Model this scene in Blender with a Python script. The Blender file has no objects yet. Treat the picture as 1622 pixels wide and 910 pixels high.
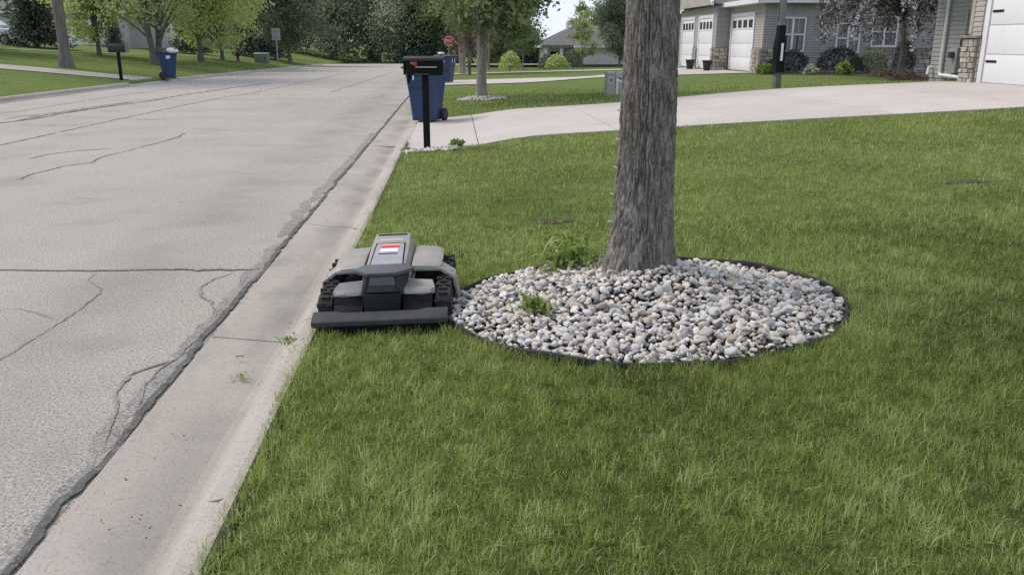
import bpy, bmesh, math, random
import numpy as np
from mathutils import Vector, Matrix, noise as mnoise
R = math.radians
sc = bpy.context.scene
C = sc.collection

# ------------------------------------------------------------------ camera
cam_d = bpy.data.cameras.new('camera'); cam = bpy.data.objects.new('camera', cam_d); C.objects.link(cam)
cam_d.sensor_width = 36.0; cam_d.lens = 36.0 * 1340 / 1622
cam_d.clip_start = 0.05; cam_d.clip_end = 3000
cam.location = (0, 0, 1.6)
cam.rotation_euler = (R(90 - 16.1), 0, R(-3.78))
sc.camera = cam

# ------------------------------------------------------------------ sky, sun, exposure
SUN_EL, SUN_AZ = 52.0, -66.0            # azimuth clockwise from +Y (the road runs along +Y)
w = bpy.data.worlds.new('World'); sc.world = w; w.use_nodes = True
nt = w.node_tree; nt.nodes.clear()
out = nt.nodes.new('ShaderNodeOutputWorld'); bg = nt.nodes.new('ShaderNodeBackground')
sky = nt.nodes.new('ShaderNodeTexSky'); sky.sky_type = 'NISHITA'; sky.sun_disc = False
sky.sun_elevation = R(SUN_EL); sky.sun_rotation = R(SUN_AZ)
sky.altitude = 200; sky.air_density = 1.0; sky.dust_density = 1.0; sky.ozone_density = 1.0
bg.inputs['Strength'].default_value = 0.12
veil = nt.nodes.new('ShaderNodeMix'); veil.data_type = 'RGBA'      # thin even cloud veil over the whole clear sky
veil.inputs['Factor'].default_value = 0.8; veil.inputs['B'].default_value = (4.85, 5.3, 6.3, 1)
nt.links.new(sky.outputs[0], veil.inputs['A']); nt.links.new(veil.outputs['Result'], bg.inputs[0]); nt.links.new(bg.outputs[0], out.inputs[0])
sun_d = bpy.data.lights.new('sun', 'SUN'); sun_d.energy = 2.0; sun_d.angle = R(25); sun_d.color = (1.0, 0.92, 0.80)
sun = bpy.data.objects.new('sun', sun_d); C.objects.link(sun)
e, a = R(SUN_EL), R(SUN_AZ)
sdir = Vector((math.sin(a) * math.cos(e), math.cos(a) * math.cos(e), math.sin(e)))
sun.rotation_euler = sdir.to_track_quat('Z', 'Y').to_euler()
sc.view_settings.view_transform = 'Standard'; sc.view_settings.look = 'None'
sc.view_settings.exposure = 0.62; sc.view_settings.gamma = 1.0; sc.view_settings.use_curve_mapping = False
sc.cycles.use_denoising = False
sc.cycles.max_bounces = 6; sc.cycles.transparent_max_bounces = 8

# ------------------------------------------------------------------ tags and mesh helpers
def tag(o, label=None, cat=None, group=None, kind=None):
    if label: o['label'] = label
    if cat: o['category'] = cat
    if group: o['group'] = group
    if kind: o['kind'] = kind
    return o

def empty(name, loc, rz=0.0, label=None, cat=None, group=None):
    o = bpy.data.objects.new(name, None); C.objects.link(o)
    o.location = loc; o.rotation_euler = (0, 0, rz); o.empty_display_size = 0.1
    return tag(o, label, cat, group)

def link(name, me, mats=None, parent=None):
    o = bpy.data.objects.new(name, me); C.objects.link(o)
    if mats is not None:
        for m in (mats if isinstance(mats, (list, tuple)) else [mats]):
            if len(me.materials) < (len(mats) if isinstance(mats, (list, tuple)) else 1): me.materials.append(m)
    if parent: o.parent = parent
    return o

def copy_tree(o, parent=None):
    c = o.copy(); C.objects.link(c); c.parent = parent
    for ch in o.children: copy_tree(ch, c)
    return c

class MB:
    """collects shapes for ONE mesh"""
    def __init__(s): s.v = []; s.f = []
    def add(s, vs, fs):
        n = len(s.v); s.v += [tuple(p) for p in vs]; s.f += [tuple(i + n for i in f) for f in fs]; return s
    def hex(s, p): return s.add(p, [(3, 2, 1, 0), (4, 5, 6, 7), (0, 1, 5, 4), (1, 2, 6, 5), (2, 3, 7, 6), (3, 0, 4, 7)])
    def box(s, x0, x1, y0, y1, z0, z1):
        return s.hex([(x0, y0, z0), (x1, y0, z0), (x1, y1, z0), (x0, y1, z0), (x0, y0, z1), (x1, y0, z1), (x1, y1, z1), (x0, y1, z1)])
    def loft(s, rings, cap=True):
        n = len(rings[0]); vs = [p for r in rings for p in r]; fs = []
        for k in range(len(rings) - 1):
            for i in range(n):
                j = (i + 1) % n; fs.append((k * n + i, k * n + j, (k + 1) * n + j, (k + 1) * n + i))
        if cap: fs.append(tuple(reversed(range(n)))); fs.append(tuple(range((len(rings) - 1) * n, len(rings) * n)))
        return s.add(vs, fs)
    def prism(s, poly, z0, z1):
        return s.loft([[(x, y, z0) for x, y in poly], [(x, y, z1) for x, y in poly]])
    def tube(s, pts, rad, n=8, cap=True):
        rings = []; pts = [Vector(p) for p in pts]
        for i, p in enumerate(pts):
            t = (pts[min(i + 1, len(pts) - 1)] - pts[max(i - 1, 0)]).normalized()
            u = t.cross(Vector((0.3, 1, 0.1))).normalized() if abs(t.y) < 0.9 else t.cross(Vector((1, 0, 0.1))).normalized()
            q = t.cross(u); r = rad[i] if hasattr(rad, '__len__') else rad
            rings.append([p + (u * math.cos(2 * math.pi * k / n) + q * math.sin(2 * math.pi * k / n)) * r for k in range(n)])
        return s.loft(rings, cap)
    def lathe(s, prof, n=16, c=(0, 0, 0)):
        return s.loft([[(c[0] + r * math.cos(2 * math.pi * k / n), c[1] + r * math.sin(2 * math.pi * k / n), c[2] + z) for k in range(n)] for r, z in prof])
    def build(s, name, mat, parent=None, bevel=0, smooth=False, seg=2):
        me = bpy.data.meshes.new(name); me.from_pydata(s.v, [], s.f); me.validate()
        bm = bmesh.new(); bm.from_mesh(me)
        bmesh.ops.recalc_face_normals(bm, faces=bm.faces)
        if bevel:
            ed = [e for e in bm.edges if len(e.link_faces) == 2 and e.calc_face_angle(0) > 0.5]
            bmesh.ops.bevel(bm, geom=ed, offset=bevel, segments=seg, affect='EDGES', profile=0.6, clamp_overlap=True)
        bm.to_mesh(me); bm.free()
        if smooth: me.shade_smooth()
        elif bevel:
            me.shade_smooth()
            me.set_sharp_from_angle(angle=R(28))
        return link(name, me, mat, parent)

def np_mesh(name, V, F, mat, parent=None, tint=None, smooth=False):
    """V (n,3); F list of int arrays (m,k)"""
    me = bpy.data.meshes.new(name); V = np.asarray(V, np.float32)
    me.vertices.add(len(V)); me.vertices.foreach_set('co', V.ravel())
    loops = np.concatenate([f.ravel() for f in F]).astype(np.int32)
    tot = np.concatenate([np.full(len(f), f.shape[1]) for f in F]).astype(np.int32)
    st = np.concatenate([[0], np.cumsum(tot)[:-1]]).astype(np.int32)
    me.loops.add(len(loops)); me.loops.foreach_set('vertex_index', loops)
    me.polygons.add(len(tot)); me.polygons.foreach_set('loop_start', st); me.polygons.foreach_set('loop_total', tot)
    if tint is not None:
        at = me.attributes.new('tint', 'FLOAT', 'POINT'); at.data.foreach_set('value', np.asarray(tint, np.float32))
    me.update(calc_edges=True); me.validate()
    if smooth: me.shade_smooth()
    return link(name, me, mat, parent)

# ------------------------------------------------------------------ materials
def ramp(nt, stops):
    r = nt.nodes.new('ShaderNodeValToRGB'); el = r.color_ramp.elements
    while len(el) < len(stops): el.new(0.5)
    for e, (p, c) in zip(el, stops): e.position = p; e.color = (*c, 1)
    return r

def mat(name, stops, scale=8, detail=6, rough=0.8, spec=0.25, bump=None, stretch=(1, 1, 1), metal=0.0, nrough=0.6,
        layers=(), per_object=0.0, coord='Object'):
    """stops: one colour or colour-ramp stops over a noise; bump=(scale,strength,dist);
    layers: (kind, scale, lo, hi, colour, amount)"""
    m = bpy.data.materials.new(name); m.use_nodes = True; nt = m.node_tree; b = nt.nodes['Principled BSDF']
    b.inputs['Roughness'].default_value = rough; b.inputs['Metallic'].default_value = metal
    b.inputs['Specular IOR Level'].default_value = spec
    tc = nt.nodes.new('ShaderNodeTexCoord'); mp = nt.nodes.new('ShaderNodeMapping'); mp.inputs['Scale'].default_value = stretch
    nt.links.new(tc.outputs[coord], mp.inputs[0])
    def noise(scale, detail=6, rgh=nrough):
        n = nt.nodes.new('ShaderNodeTexNoise'); n.inputs['Scale'].default_value = scale; n.inputs['Detail'].default_value = detail
        n.inputs['Roughness'].default_value = rgh; nt.links.new(mp.outputs[0], n.inputs['Vector']); return n.outputs['Fac']
    if isinstance(stops[0], (int, float)): stops = [(0.3, [c * 0.88 for c in stops]), (0.7, [min(1, c * 1.1) for c in stops])]
    r = ramp(nt, stops); nt.links.new(noise(scale, detail), r.inputs[0]); col = r.outputs[0]
    for kind, s, lo, hi, c, amt in layers:
        if kind == 'noise': f = noise(s, 5)
        elif kind == 'speck': f = noise(s, 2, 0.5)
        else:
            v = nt.nodes.new('ShaderNodeTexVoronoi'); v.inputs['Scale'].default_value = s; nt.links.new(mp.outputs[0], v.inputs['Vector']); f = v.outputs['Distance']
        mr = nt.nodes.new('ShaderNodeMapRange'); mr.inputs['From Min'].default_value = lo; mr.inputs['From Max'].default_value = hi
        mr.inputs['To Max'].default_value = amt; nt.links.new(f, mr.inputs['Value'])
        mx = nt.nodes.new('ShaderNodeMix'); mx.data_type = 'RGBA'; mx.inputs['B'].default_value = (*c, 1)
        nt.links.new(mr.outputs[0], mx.inputs['Factor']); nt.links.new(col, mx.inputs['A']); col = mx.outputs['Result']
    if per_object:
        oi = nt.nodes.new('ShaderNodeObjectInfo'); mr = nt.nodes.new('ShaderNodeMapRange')
        mr.inputs['To Min'].default_value = 1 - per_object; mr.inputs['To Max'].default_value = 1 + per_object
        nt.links.new(oi.outputs['Random'], mr.inputs['Value'])
        hs = nt.nodes.new('ShaderNodeHueSaturation'); nt.links.new(mr.outputs[0], hs.inputs['Value']); nt.links.new(col, hs.inputs['Color']); col = hs.outputs[0]
    nt.links.new(col, b.inputs['Base Color'])
    if bump:
        bp = nt.nodes.new('ShaderNodeBump'); bp.inputs['Strength'].default_value = bump[1]; bp.inputs['Distance'].default_value = bump[2]
        nt.links.new(noise(bump[0], 5), bp.inputs['Height']); nt.links.new(bp.outputs[0], b.inputs['Normal'])
    return m

def leafmat(name, stops, trans=0.35, rough=0.6, patch=None):
    m = bpy.data.materials.new(name); m.use_nodes = True; nt = m.node_tree; b = nt.nodes['Principled BSDF']; o = nt.nodes['Material Output']
    at = nt.nodes.new('ShaderNodeAttribute'); at.attribute_name = 'tint'
    r = ramp(nt, stops); nt.links.new(at.outputs['Fac'], r.inputs[0]); col = r.outputs[0]
    if patch:
        tc = nt.nodes.new('ShaderNodeTexCoord'); n = nt.nodes.new('ShaderNodeTexNoise'); n.inputs['Scale'].default_value = patch[0]; n.inputs['Detail'].default_value = 4
        nt.links.new(tc.outputs['Object'], n.inputs['Vector'])
        mr = nt.nodes.new('ShaderNodeMapRange'); mr.inputs['From Min'].default_value = 0.42; mr.inputs['From Max'].default_value = 0.66; mr.inputs['To Max'].default_value = patch[2]
        nt.links.new(n.outputs['Fac'], mr.inputs[0]); mx = nt.nodes.new('ShaderNodeMix'); mx.data_type = 'RGBA'; mx.inputs['B'].default_value = (*patch[1], 1)
        nt.links.new(mr.outputs[0], mx.inputs['Factor']); nt.links.new(col, mx.inputs['A']); col = mx.outputs['Result']
    nt.links.new(col, b.inputs['Base Color']); b.inputs['Roughness'].default_value = rough; b.inputs['Specular IOR Level'].default_value = 0.25
    t = nt.nodes.new('ShaderNodeBsdfTranslucent'); nt.links.new(col, t.inputs['Color'])
    mx = nt.nodes.new('ShaderNodeMixShader'); mx.inputs[0].default_value = trans
    nt.links.new(b.outputs[0], mx.inputs[1]); nt.links.new(t.outputs[0], mx.inputs[2]); nt.links.new(mx.outputs[0], o.inputs['Surface'])
    return m

M = {}
M['asphalt'] = mat('asphalt', [(0.3, (0.328, 0.300, 0.266)), (0.7, (0.398, 0.367, 0.328))], scale=0.55, detail=8, rough=0.9, spec=0.15,
    bump=(110, 0.8, 0.008), layers=(('speck', 85, 0.50, 0.66, (0.12, 0.112, 0.102), 0.85), ('speck', 70, 0.55, 0.72, (0.56, 0.53, 0.50), 0.75),
    ('noise', 0.8, 0.56, 0.74, (0.19, 0.18, 0.168), 0.5), ('voronoi', 55, 0.06, 0.0, (0.09, 0.085, 0.08), 0.7)))
M['tar'] = mat('tar', [(0.35, (0.050, 0.049, 0.048)), (0.65, (0.11, 0.107, 0.103))], scale=14, rough=0.75, bump=(90, 0.4, 0.004),
    layers=(('speck', 120, 0.55, 0.7, (0.28, 0.27, 0.26), 0.6),))
M['tar_thin'] = mat('tar_thin', [(0.35, (0.125, 0.118, 0.110)), (0.65, (0.22, 0.208, 0.193))], scale=9, rough=0.85, bump=(90, 0.4, 0.004),
    layers=(('speck', 70, 0.46, 0.62, (0.34, 0.325, 0.305), 0.85),))
M['concrete'] = mat('concrete', [(0.3, (0.318, 0.285, 0.255)), (0.7, (0.405, 0.366, 0.330))], scale=1.6, detail=9, rough=0.9, spec=0.15, stretch=(1, 0.5, 1),
    bump=(140, 0.35, 0.004), layers=(('noise', 2.3, 0.52, 0.70, (0.205, 0.195, 0.185), 0.65), ('noise', 0.7, 0.5, 0.7, (0.40, 0.37, 0.345), 0.5), ('speck', 110, 0.55, 0.70, (0.20, 0.18, 0.165), 0.6), ('speck', 60, 0.62, 0.74, (0.46, 0.43, 0.40), 0.5),
    ('voronoi', 11, 0.045, 0.0, (0.12, 0.10, 0.085), 0.7)))
def stain_band(m, x0, half, col, amt):
    nt = m.node_tree; b = nt.nodes['Principled BSDF']; src = b.inputs['Base Color'].links[0].from_socket
    tc = nt.nodes.new('ShaderNodeTexCoord'); sx = nt.nodes.new('ShaderNodeSeparateXYZ'); nt.links.new(tc.outputs['Object'], sx.inputs[0])
    n = nt.nodes.new('ShaderNodeTexNoise'); n.inputs['Scale'].default_value = 1.1; n.inputs['Detail'].default_value = 8; nt.links.new(tc.outputs['Object'], n.inputs['Vector'])
    d = nt.nodes.new('ShaderNodeMath'); d.operation = 'SUBTRACT'; d.inputs[1].default_value = x0; nt.links.new(sx.outputs[0], d.inputs[0])
    ab = nt.nodes.new('ShaderNodeMath'); ab.operation = 'ABSOLUTE'; nt.links.new(d.outputs[0], ab.inputs[0])
    f1 = nt.nodes.new('ShaderNodeMapRange'); f1.interpolation_type = 'SMOOTHSTEP'; f1.inputs['From Min'].default_value = half; f1.inputs['From Max'].default_value = 0.0; nt.links.new(ab.outputs[0], f1.inputs['Value'])
    f2 = nt.nodes.new('ShaderNodeMapRange'); f2.inputs['From Min'].default_value = 0.36; f2.inputs['From Max'].default_value = 0.62; f2.inputs['To Max'].default_value = amt; nt.links.new(n.outputs['Fac'], f2.inputs['Value'])
    mu = nt.nodes.new('ShaderNodeMath'); mu.operation = 'MULTIPLY'; nt.links.new(f1.outputs[0], mu.inputs[0]); nt.links.new(f2.outputs[0], mu.inputs[1])
    mx = nt.nodes.new('ShaderNodeMix'); mx.data_type = 'RGBA'; mx.inputs['B'].default_value = (*col, 1); nt.links.new(mu.outputs[0], mx.inputs['Factor']); nt.links.new(src, mx.inputs['A']); nt.links.new(mx.outputs['Result'], b.inputs['Base Color'])
stain_band(M['concrete'], -1.06, 0.22, (0.165, 0.16, 0.158), 0.5)       # silt line where water runs
stain_band(M['asphalt'], -2.35, 0.75, (0.17, 0.162, 0.152), 0.45)        # worn wheel track
M['drive'] = mat('drive', [(0.3, (0.42, 0.378, 0.352)), (0.7, (0.475, 0.43, 0.405))], scale=0.9, detail=8, rough=0.9, spec=0.15, per_object=0.03,
    bump=(120, 0.2, 0.003), layers=(('noise', 0.5, 0.48, 0.75, (0.36, 0.33, 0.305), 0.55), ('noise', 2.5, 0.56, 0.75, (0.33, 0.30, 0.28), 0.4)))
M['bedding'] = mat('bedding', (0.10, 0.09, 0.08))
M['soil'] = mat('soil', [(0.3, (0.030, 0.027, 0.020)), (0.7, (0.07, 0.06, 0.042))], scale=20, bump=(40, 0.8, 0.02))
M['lawn'] = mat('lawn', [(0.25, (0.110, 0.150, 0.044)), (0.5, (0.15, 0.195, 0.058)), (0.75, (0.19, 0.235, 0.076))], scale=1.4, detail=10, nrough=0.7, rough=0.95, spec=0.05,
    bump=(45, 1.0, 0.05), layers=(('noise', 28, 0.5, 0.75, (0.035, 0.055, 0.018), 0.65), ('noise', 0.18, 0.5, 0.75, (0.15, 0.205, 0.06), 0.6)))
M['grass'] = leafmat('grass', [(0.0, (0.062, 0.090, 0.020)), (0.25, (0.160, 0.215, 0.050)), (0.58, (0.325, 0.400, 0.105)), (0.86, (0.51, 0.57, 0.22)), (0.94, (0.60, 0.57, 0.32)), (1.0, (0.68, 0.62, 0.42))],
    trans=0.42, rough=0.5, patch=(0.9, (0.35, 0.43, 0.095), 0.3))
M['bark'] = mat('bark', [(0.3, (0.122, 0.106, 0.094)), (0.5, (0.25, 0.224, 0.202)), (0.72, (0.44, 0.412, 0.388))], scale=26, detail=10, nrough=0.72, rough=0.95, spec=0.1,
    stretch=(1, 1, 0.4), bump=(90, 1.0, 0.012), layers=(('noise', 5, 0.55, 0.70, (0.16, 0.17, 0.07), 0.5), ('voronoi', 26, 0.09, 0.02, (0.42, 0.42, 0.40), 0.5)))
M['bark_far'] = mat('bark_far', [(0.3, (0.10, 0.09, 0.08)), (0.7, (0.21, 0.19, 0.17))], scale=5, rough=0.95, stretch=(1, 1, 0.25), bump=(14, 0.9, 0.06))
M['bark_pale'] = mat('bark_pale', [(0.3, (0.20, 0.18, 0.16)), (0.7, (0.36, 0.33, 0.30))], scale=5, rough=0.95, stretch=(1, 1, 0.3), bump=(14, 0.8, 0.04))
M['black'] = mat('black', (0.011, 0.0122, 0.0125), scale=30, rough=0.65, spec=0.1)
M['rubber'] = mat('rubber', (0.026, 0.026, 0.026), scale=40, rough=0.75, bump=(60, 0.3, 0.004), layers=(('noise', 14, 0.52, 0.75, (0.11, 0.10, 0.08), 0.5),))
M['darkgrey'] = mat('darkgrey', (0.034, 0.035, 0.037), scale=30, rough=0.55, spec=0.2, bump=(220, 0.1, 0.001))
M['bumper'] = mat('bumper', (0.048, 0.049, 0.052), scale=30, rough=0.6, spec=0.15, bump=(160, 0.15, 0.002), layers=(('noise', 12, 0.55, 0.75, (0.12, 0.11, 0.09), 0.35),))
M['slate'] = mat('slate', (0.075, 0.076, 0.082), scale=25, rough=0.45, spec=0.4)
M['midgrey'] = mat('midgrey', (0.155, 0.153, 0.158), scale=20, rough=0.45, spec=0.4)
M['shell'] = mat('shell', (0.285, 0.263, 0.243), scale=9, rough=0.48, spec=0.4, layers=(('noise', 8, 0.55, 0.8, (0.22, 0.20, 0.17), 0.35),))
M['panel'] = mat('panel', (0.30, 0.30, 0.325), scale=14, rough=0.38, spec=0.45)
M['red'] = mat('red', (0.55, 0.035, 0.045), scale=10, rough=0.35)
M['pink'] = mat('pink', (0.75, 0.28, 0.30), scale=10, rough=0.35)
M['white'] = mat('white', [(0.3, (0.66, 0.665, 0.685)), (0.7, (0.70, 0.705, 0.725))], scale=1.2, rough=0.5)
M['trim'] = mat('trim', (0.66, 0.66, 0.68), scale=3, rough=0.55, layers=(('noise', 2.0, 0.55, 0.8, (0.5, 0.5, 0.5), 0.3),))
M['bin_blue'] = mat('bin_blue', (0.021, 0.043, 0.115), scale=7, rough=0.45, spec=0.4, layers=(('noise', 5, 0.5, 0.8, (0.05, 0.068, 0.12), 0.4),))
M['bin_lid'] = mat('bin_lid', (0.03, 0.035, 0.045), scale=7, rough=0.5)
M['siding'] = mat('siding', (0.30, 0.288, 0.280), scale=4, rough=0.7, per_object=0.05)  # darker copy; the neighbour's side walls hold their shade in this colour
M['siding_tan_lit'] = mat('siding_tan_lit', (0.36, 0.335, 0.308), scale=4, rough=0.7, per_object=0.05)  # lighter tan copy; brighter daylight on street-facing walls put into the colour
M['roof'] = mat('roof', [(0.3, (0.11, 0.105, 0.10)), (0.7, (0.18, 0.172, 0.165))], scale=9, detail=8, rough=0.95, bump=(9, 0.8, 0.05))
M['stonework'] = mat('stonework', [(0.3, (0.24, 0.215, 0.185)), (0.7, (0.40, 0.365, 0.32))], scale=9, rough=0.9, bump=(25, 0.7, 0.02), per_object=0.35)
M['mortar'] = mat('mortar', (0.22, 0.205, 0.185), scale=20)
M['glass'] = mat('glass', (0.05, 0.055, 0.065), scale=2, rough=0.08, spec=0.6)
M['curtain'] = mat('curtain', (0.22, 0.215, 0.21), scale=3, rough=0.9)
M['metal'] = mat('metal', (0.34, 0.335, 0.33), scale=6, rough=0.5, metal=0.3)
M['boxgreen'] = mat('boxgreen', (0.17, 0.20, 0.175), scale=6, rough=0.6)
M['beige'] = mat('beige', (0.40, 0.385, 0.365), scale=2, rough=0.75)
M['palewall'] = mat('palewall', (0.46, 0.45, 0.45), scale=2, rough=0.75)
M['mulch'] = mat('mulch', [(0.3, (0.05, 0.036, 0.028)), (0.7, (0.12, 0.085, 0.065))], scale=25, bump=(30, 1.0, 0.04))
M['brownred'] = mat('brownred', (0.075, 0.04, 0.034), scale=10, rough=0.6)
M['bag'] = mat('bag', (0.62, 0.62, 0.63), scale=6, rough=0.35, spec=0.5)
G = {}
G['bright'] = leafmat('leaf_bright', [(0, (0.29, 0.35, 0.11)), (0.5, (0.47, 0.54, 0.20)), (1, (0.60, 0.66, 0.32))], 0.58)
G['mid'] = leafmat('leaf_mid', [(0, (0.11, 0.15, 0.065)), (0.5, (0.20, 0.26, 0.11)), (1, (0.32, 0.37, 0.18))], 0.45)
G['dark'] = leafmat('leaf_dark', [(0, (0.09, 0.115, 0.075)), (0.5, (0.16, 0.195, 0.125)), (1, (0.26, 0.295, 0.19))], 0.4)
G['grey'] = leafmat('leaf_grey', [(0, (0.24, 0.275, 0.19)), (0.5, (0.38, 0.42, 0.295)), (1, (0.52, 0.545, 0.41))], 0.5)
G['spruce'] = leafmat('needles', [(0, (0.042, 0.06, 0.046)), (0.5, (0.08, 0.106, 0.08)), (1, (0.15, 0.18, 0.135))], 0.2)
G['pale'] = leafmat('leaf_pale', [(0, (0.20, 0.25, 0.09)), (0.5, (0.32, 0.37, 0.15)), (1, (0.44, 0.47, 0.25))], 0.45)
G['brown'] = leafmat('leaf_brown', [(0, (0.10, 0.065, 0.05)), (0.5, (0.19, 0.135, 0.105)), (1, (0.28, 0.21, 0.17))], 0.3)
G['yew'] = leafmat('leaf_yew', [(0, (0.020, 0.024, 0.021)), (0.5, (0.040, 0.046, 0.040)), (1, (0.075, 0.082, 0.070))], 0.15)
G['plum'] = leafmat('leaf_plum', [(0, (0.055, 0.05, 0.052)), (0.5, (0.10, 0.092, 0.095)), (1, (0.16, 0.15, 0.145))], 0.25)
G['blossom'] = leafmat('blossom', [(0, (0.38, 0.35, 0.37)), (0.5, (0.52, 0.49, 0.50)), (1, (0.68, 0.65, 0.66))], 0.3)
G['weed'] = leafmat('weed_leaf', [(0, (0.11, 0.165, 0.03)), (0.5, (0.21, 0.29, 0.06)), (1, (0.34, 0.41, 0.13))], 0.4)

# ------------------------------------------------------------------ terrain
def sst(a, b, v):
    t = np.clip((np.asarray(v, float) - a) / (b - a), 0, 1); return t * t * (3 - 2 * t)
def base(y):
    t = np.minimum(np.asarray(y, float) - 35, 110)
    return -0.009 * np.where(t > 12, t, np.where(t > -12, (t + 12) ** 2 / 48, 0))
def ground(x, y):
    x = np.asarray(x, float); y = np.asarray(y, float); b = base(y)
    s = 0.03 + 0.026 * sst(7, 14, y) - 0.032 * sst(17.5, 27, y)
    z = 0.10 + s * np.clip(x + 0.79, 0, 13.5)
    k = sst(12.3, 13.0, y) * (1 - sst(18.5, 19.0, y))
    z = z + (np.minimum(z, 0.03) - z) * k * (1 - sst(-0.6, 1.4, x))
    right = b + z - 0.85 * sst(48, 80, y) * sst(-1, 4, x)
    left = b * (0.4 + 0.6 * sst(-20, -13.1, x)) + 0.10 + 0.085 * np.clip(-13.1 - x, 0, 17)
    return np.where(x > -0.8, right, np.where(x < -13.05, left, b))
def gz(x, y): return float(ground(x, y))
def bz(y): return float(base(y))

XR, XL = -1.39, -12.45            # asphalt edges
YX0, YX1 = 87.0, 94.0             # cross street
def axis(parts):
    o = []
    for a, b, n in parts: o += list(np.linspace(a, b, n, endpoint=False))
    return np.array(o)
xs = np.concatenate([axis([(-900, -100, 8), (-100, -30, 12), (-30, -13.2, 16)]), [-13.2, -13.12, -13.04, -9, -5, -0.86, -0.80, -0.7],
                     axis([(-0.6, 2, 14), (2, 16, 28), (16, 60, 14)]), [60, 100, 200, 400, 900]])
ys = np.concatenate([axis([(-60, 0, 12), (0, 12, 14), (12, 20, 32), (20, 50, 36), (50, 86.8, 26)]), [86.8, 86.95, 94.05, 94.2], axis([(95, 145, 10)]), [145, 200, 300, 500, 900, 1500]])
X, Y = np.meshgrid(xs, ys)
Z = ground(X, Y) - 0.004
Z[(X > -13.1) & (X < -0.83)] = (base(Y) - 0.25)[(X > -13.1) & (X < -0.83)]
cs = (Y > 86.9) & (Y < 94.1) & (X < 40)
Z[cs] = (base(Y) - 0.25)[cs]
nx, ny = len(xs), len(ys)
I = np.arange(nx * ny).reshape(ny, nx)
q = np.stack([I[:-1, :-1], I[:-1, 1:], I[1:, 1:], I[1:, :-1]], -1).reshape(-1, 4)
tag(np_mesh('ground', np.stack([X, Y, Z], -1).reshape(-1, 3), [q], M['lawn'], smooth=True), kind='structure')

# road: one sheet, main street plus cross street
def strip(name, x0, x1, y0, y1, nx, ny, zf, mat, parent=None):
    xs = np.linspace(x0, x1, nx); ys = np.linspace(y0, y1, ny); X, Y = np.meshgrid(xs, ys)
    I = np.arange(nx * ny).reshape(ny, nx); q = np.stack([I[:-1, :-1], I[:-1, 1:], I[1:, 1:], I[1:, :-1]], -1).reshape(-1, 4)
    return np_mesh(name, np.stack([X, Y, zf(X, Y)], -1).reshape(-1, 3), [q], mat, parent, smooth=True)
road = strip('road', XL - 0.01, XR + 0.01, -15, YX0, 5, 80, lambda x, y: base(y), M['asphalt']); tag(road, kind='structure')
xst = strip('cross_street', -140, 30, YX0, YX1, 30, 4, lambda x, y: base(y) - 0.004, M['asphalt']); tag(xst, kind='structure')

# kerb and gutter: cast slabs with open joints over dark bedding
PROF = [(-1.39, 0.014), (-1.2, -0.008), (-1.02, -0.028), (-0.98, -0.024), (-0.95, 0.004), (-0.92, 0.055), (-0.89, 0.090), (-0.855, 0.107), (-0.80, 0.113), (-0.775, 0.108)]
PROF_LOW = [(-1.39, 0.014), (-1.2, 0.0), (-1.0, -0.012), (-0.965, -0.010), (-0.935, -0.004), (-0.90, 0.006), (-0.87, 0.016), (-0.84, 0.024), (-0.80, 0.030), (-0.775, 0.032)]
def kerb(name, mirror, joints, low):
    fx = (lambda x: x) if not mirror else (lambda x: -13.84 - x)
    rings = []
    for y in np.linspace(joints[0], joints[-1], 60):
        b = bz(y) - 0.03
        rings.append([(fx(-1.38), y, b), (fx(-0.97), y, b - 0.02), (fx(-0.79), y, b + 0.03), (fx(-0.79), y, b - 0.15), (fx(-1.38), y, b - 0.15)])
    root = MB().loft(rings).build(name, M['bedding']); tag(root, kind='structure')
    for y0, y1 in zip(joints[:-1], joints[1:]):
        ym = (y0 + y1) / 2; p = PROF_LOW if low(ym) else PROF
        n = max(2, int((y1 - y0) / 0.5)); rr = []
        for y in np.linspace(y0 + 0.006, y1 - 0.006, n):
            b = bz(y); wob = 0.004 * math.sin(y * 1.7)
            rr.append([(fx(x + (wob if 0 < i < len(p) - 1 else 0)), y, b + z) for i, (x, z) in enumerate(p)] + [(fx(-0.775), y, b - 0.18), (fx(-1.39), y, b - 0.18)])
        MB().loft(rr).build('kerb_slab', M['concrete'], root, smooth=False)
    return root
jr = [-4.7 + 3.1 * k for k in range(0, 20)] + [60, 70, 87]
kerb('kerb', False, jr, lambda y: 12.6 < y < 18.9 or 31.3 < y < 37)
jl = [8, 14, 20] + [23.2 + 3.1 * k for k in range(0, 12)] + [64, 74, 87]
kerb('kerb_opposite', True, jl, lambda y: 37 < y < 42)

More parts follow.
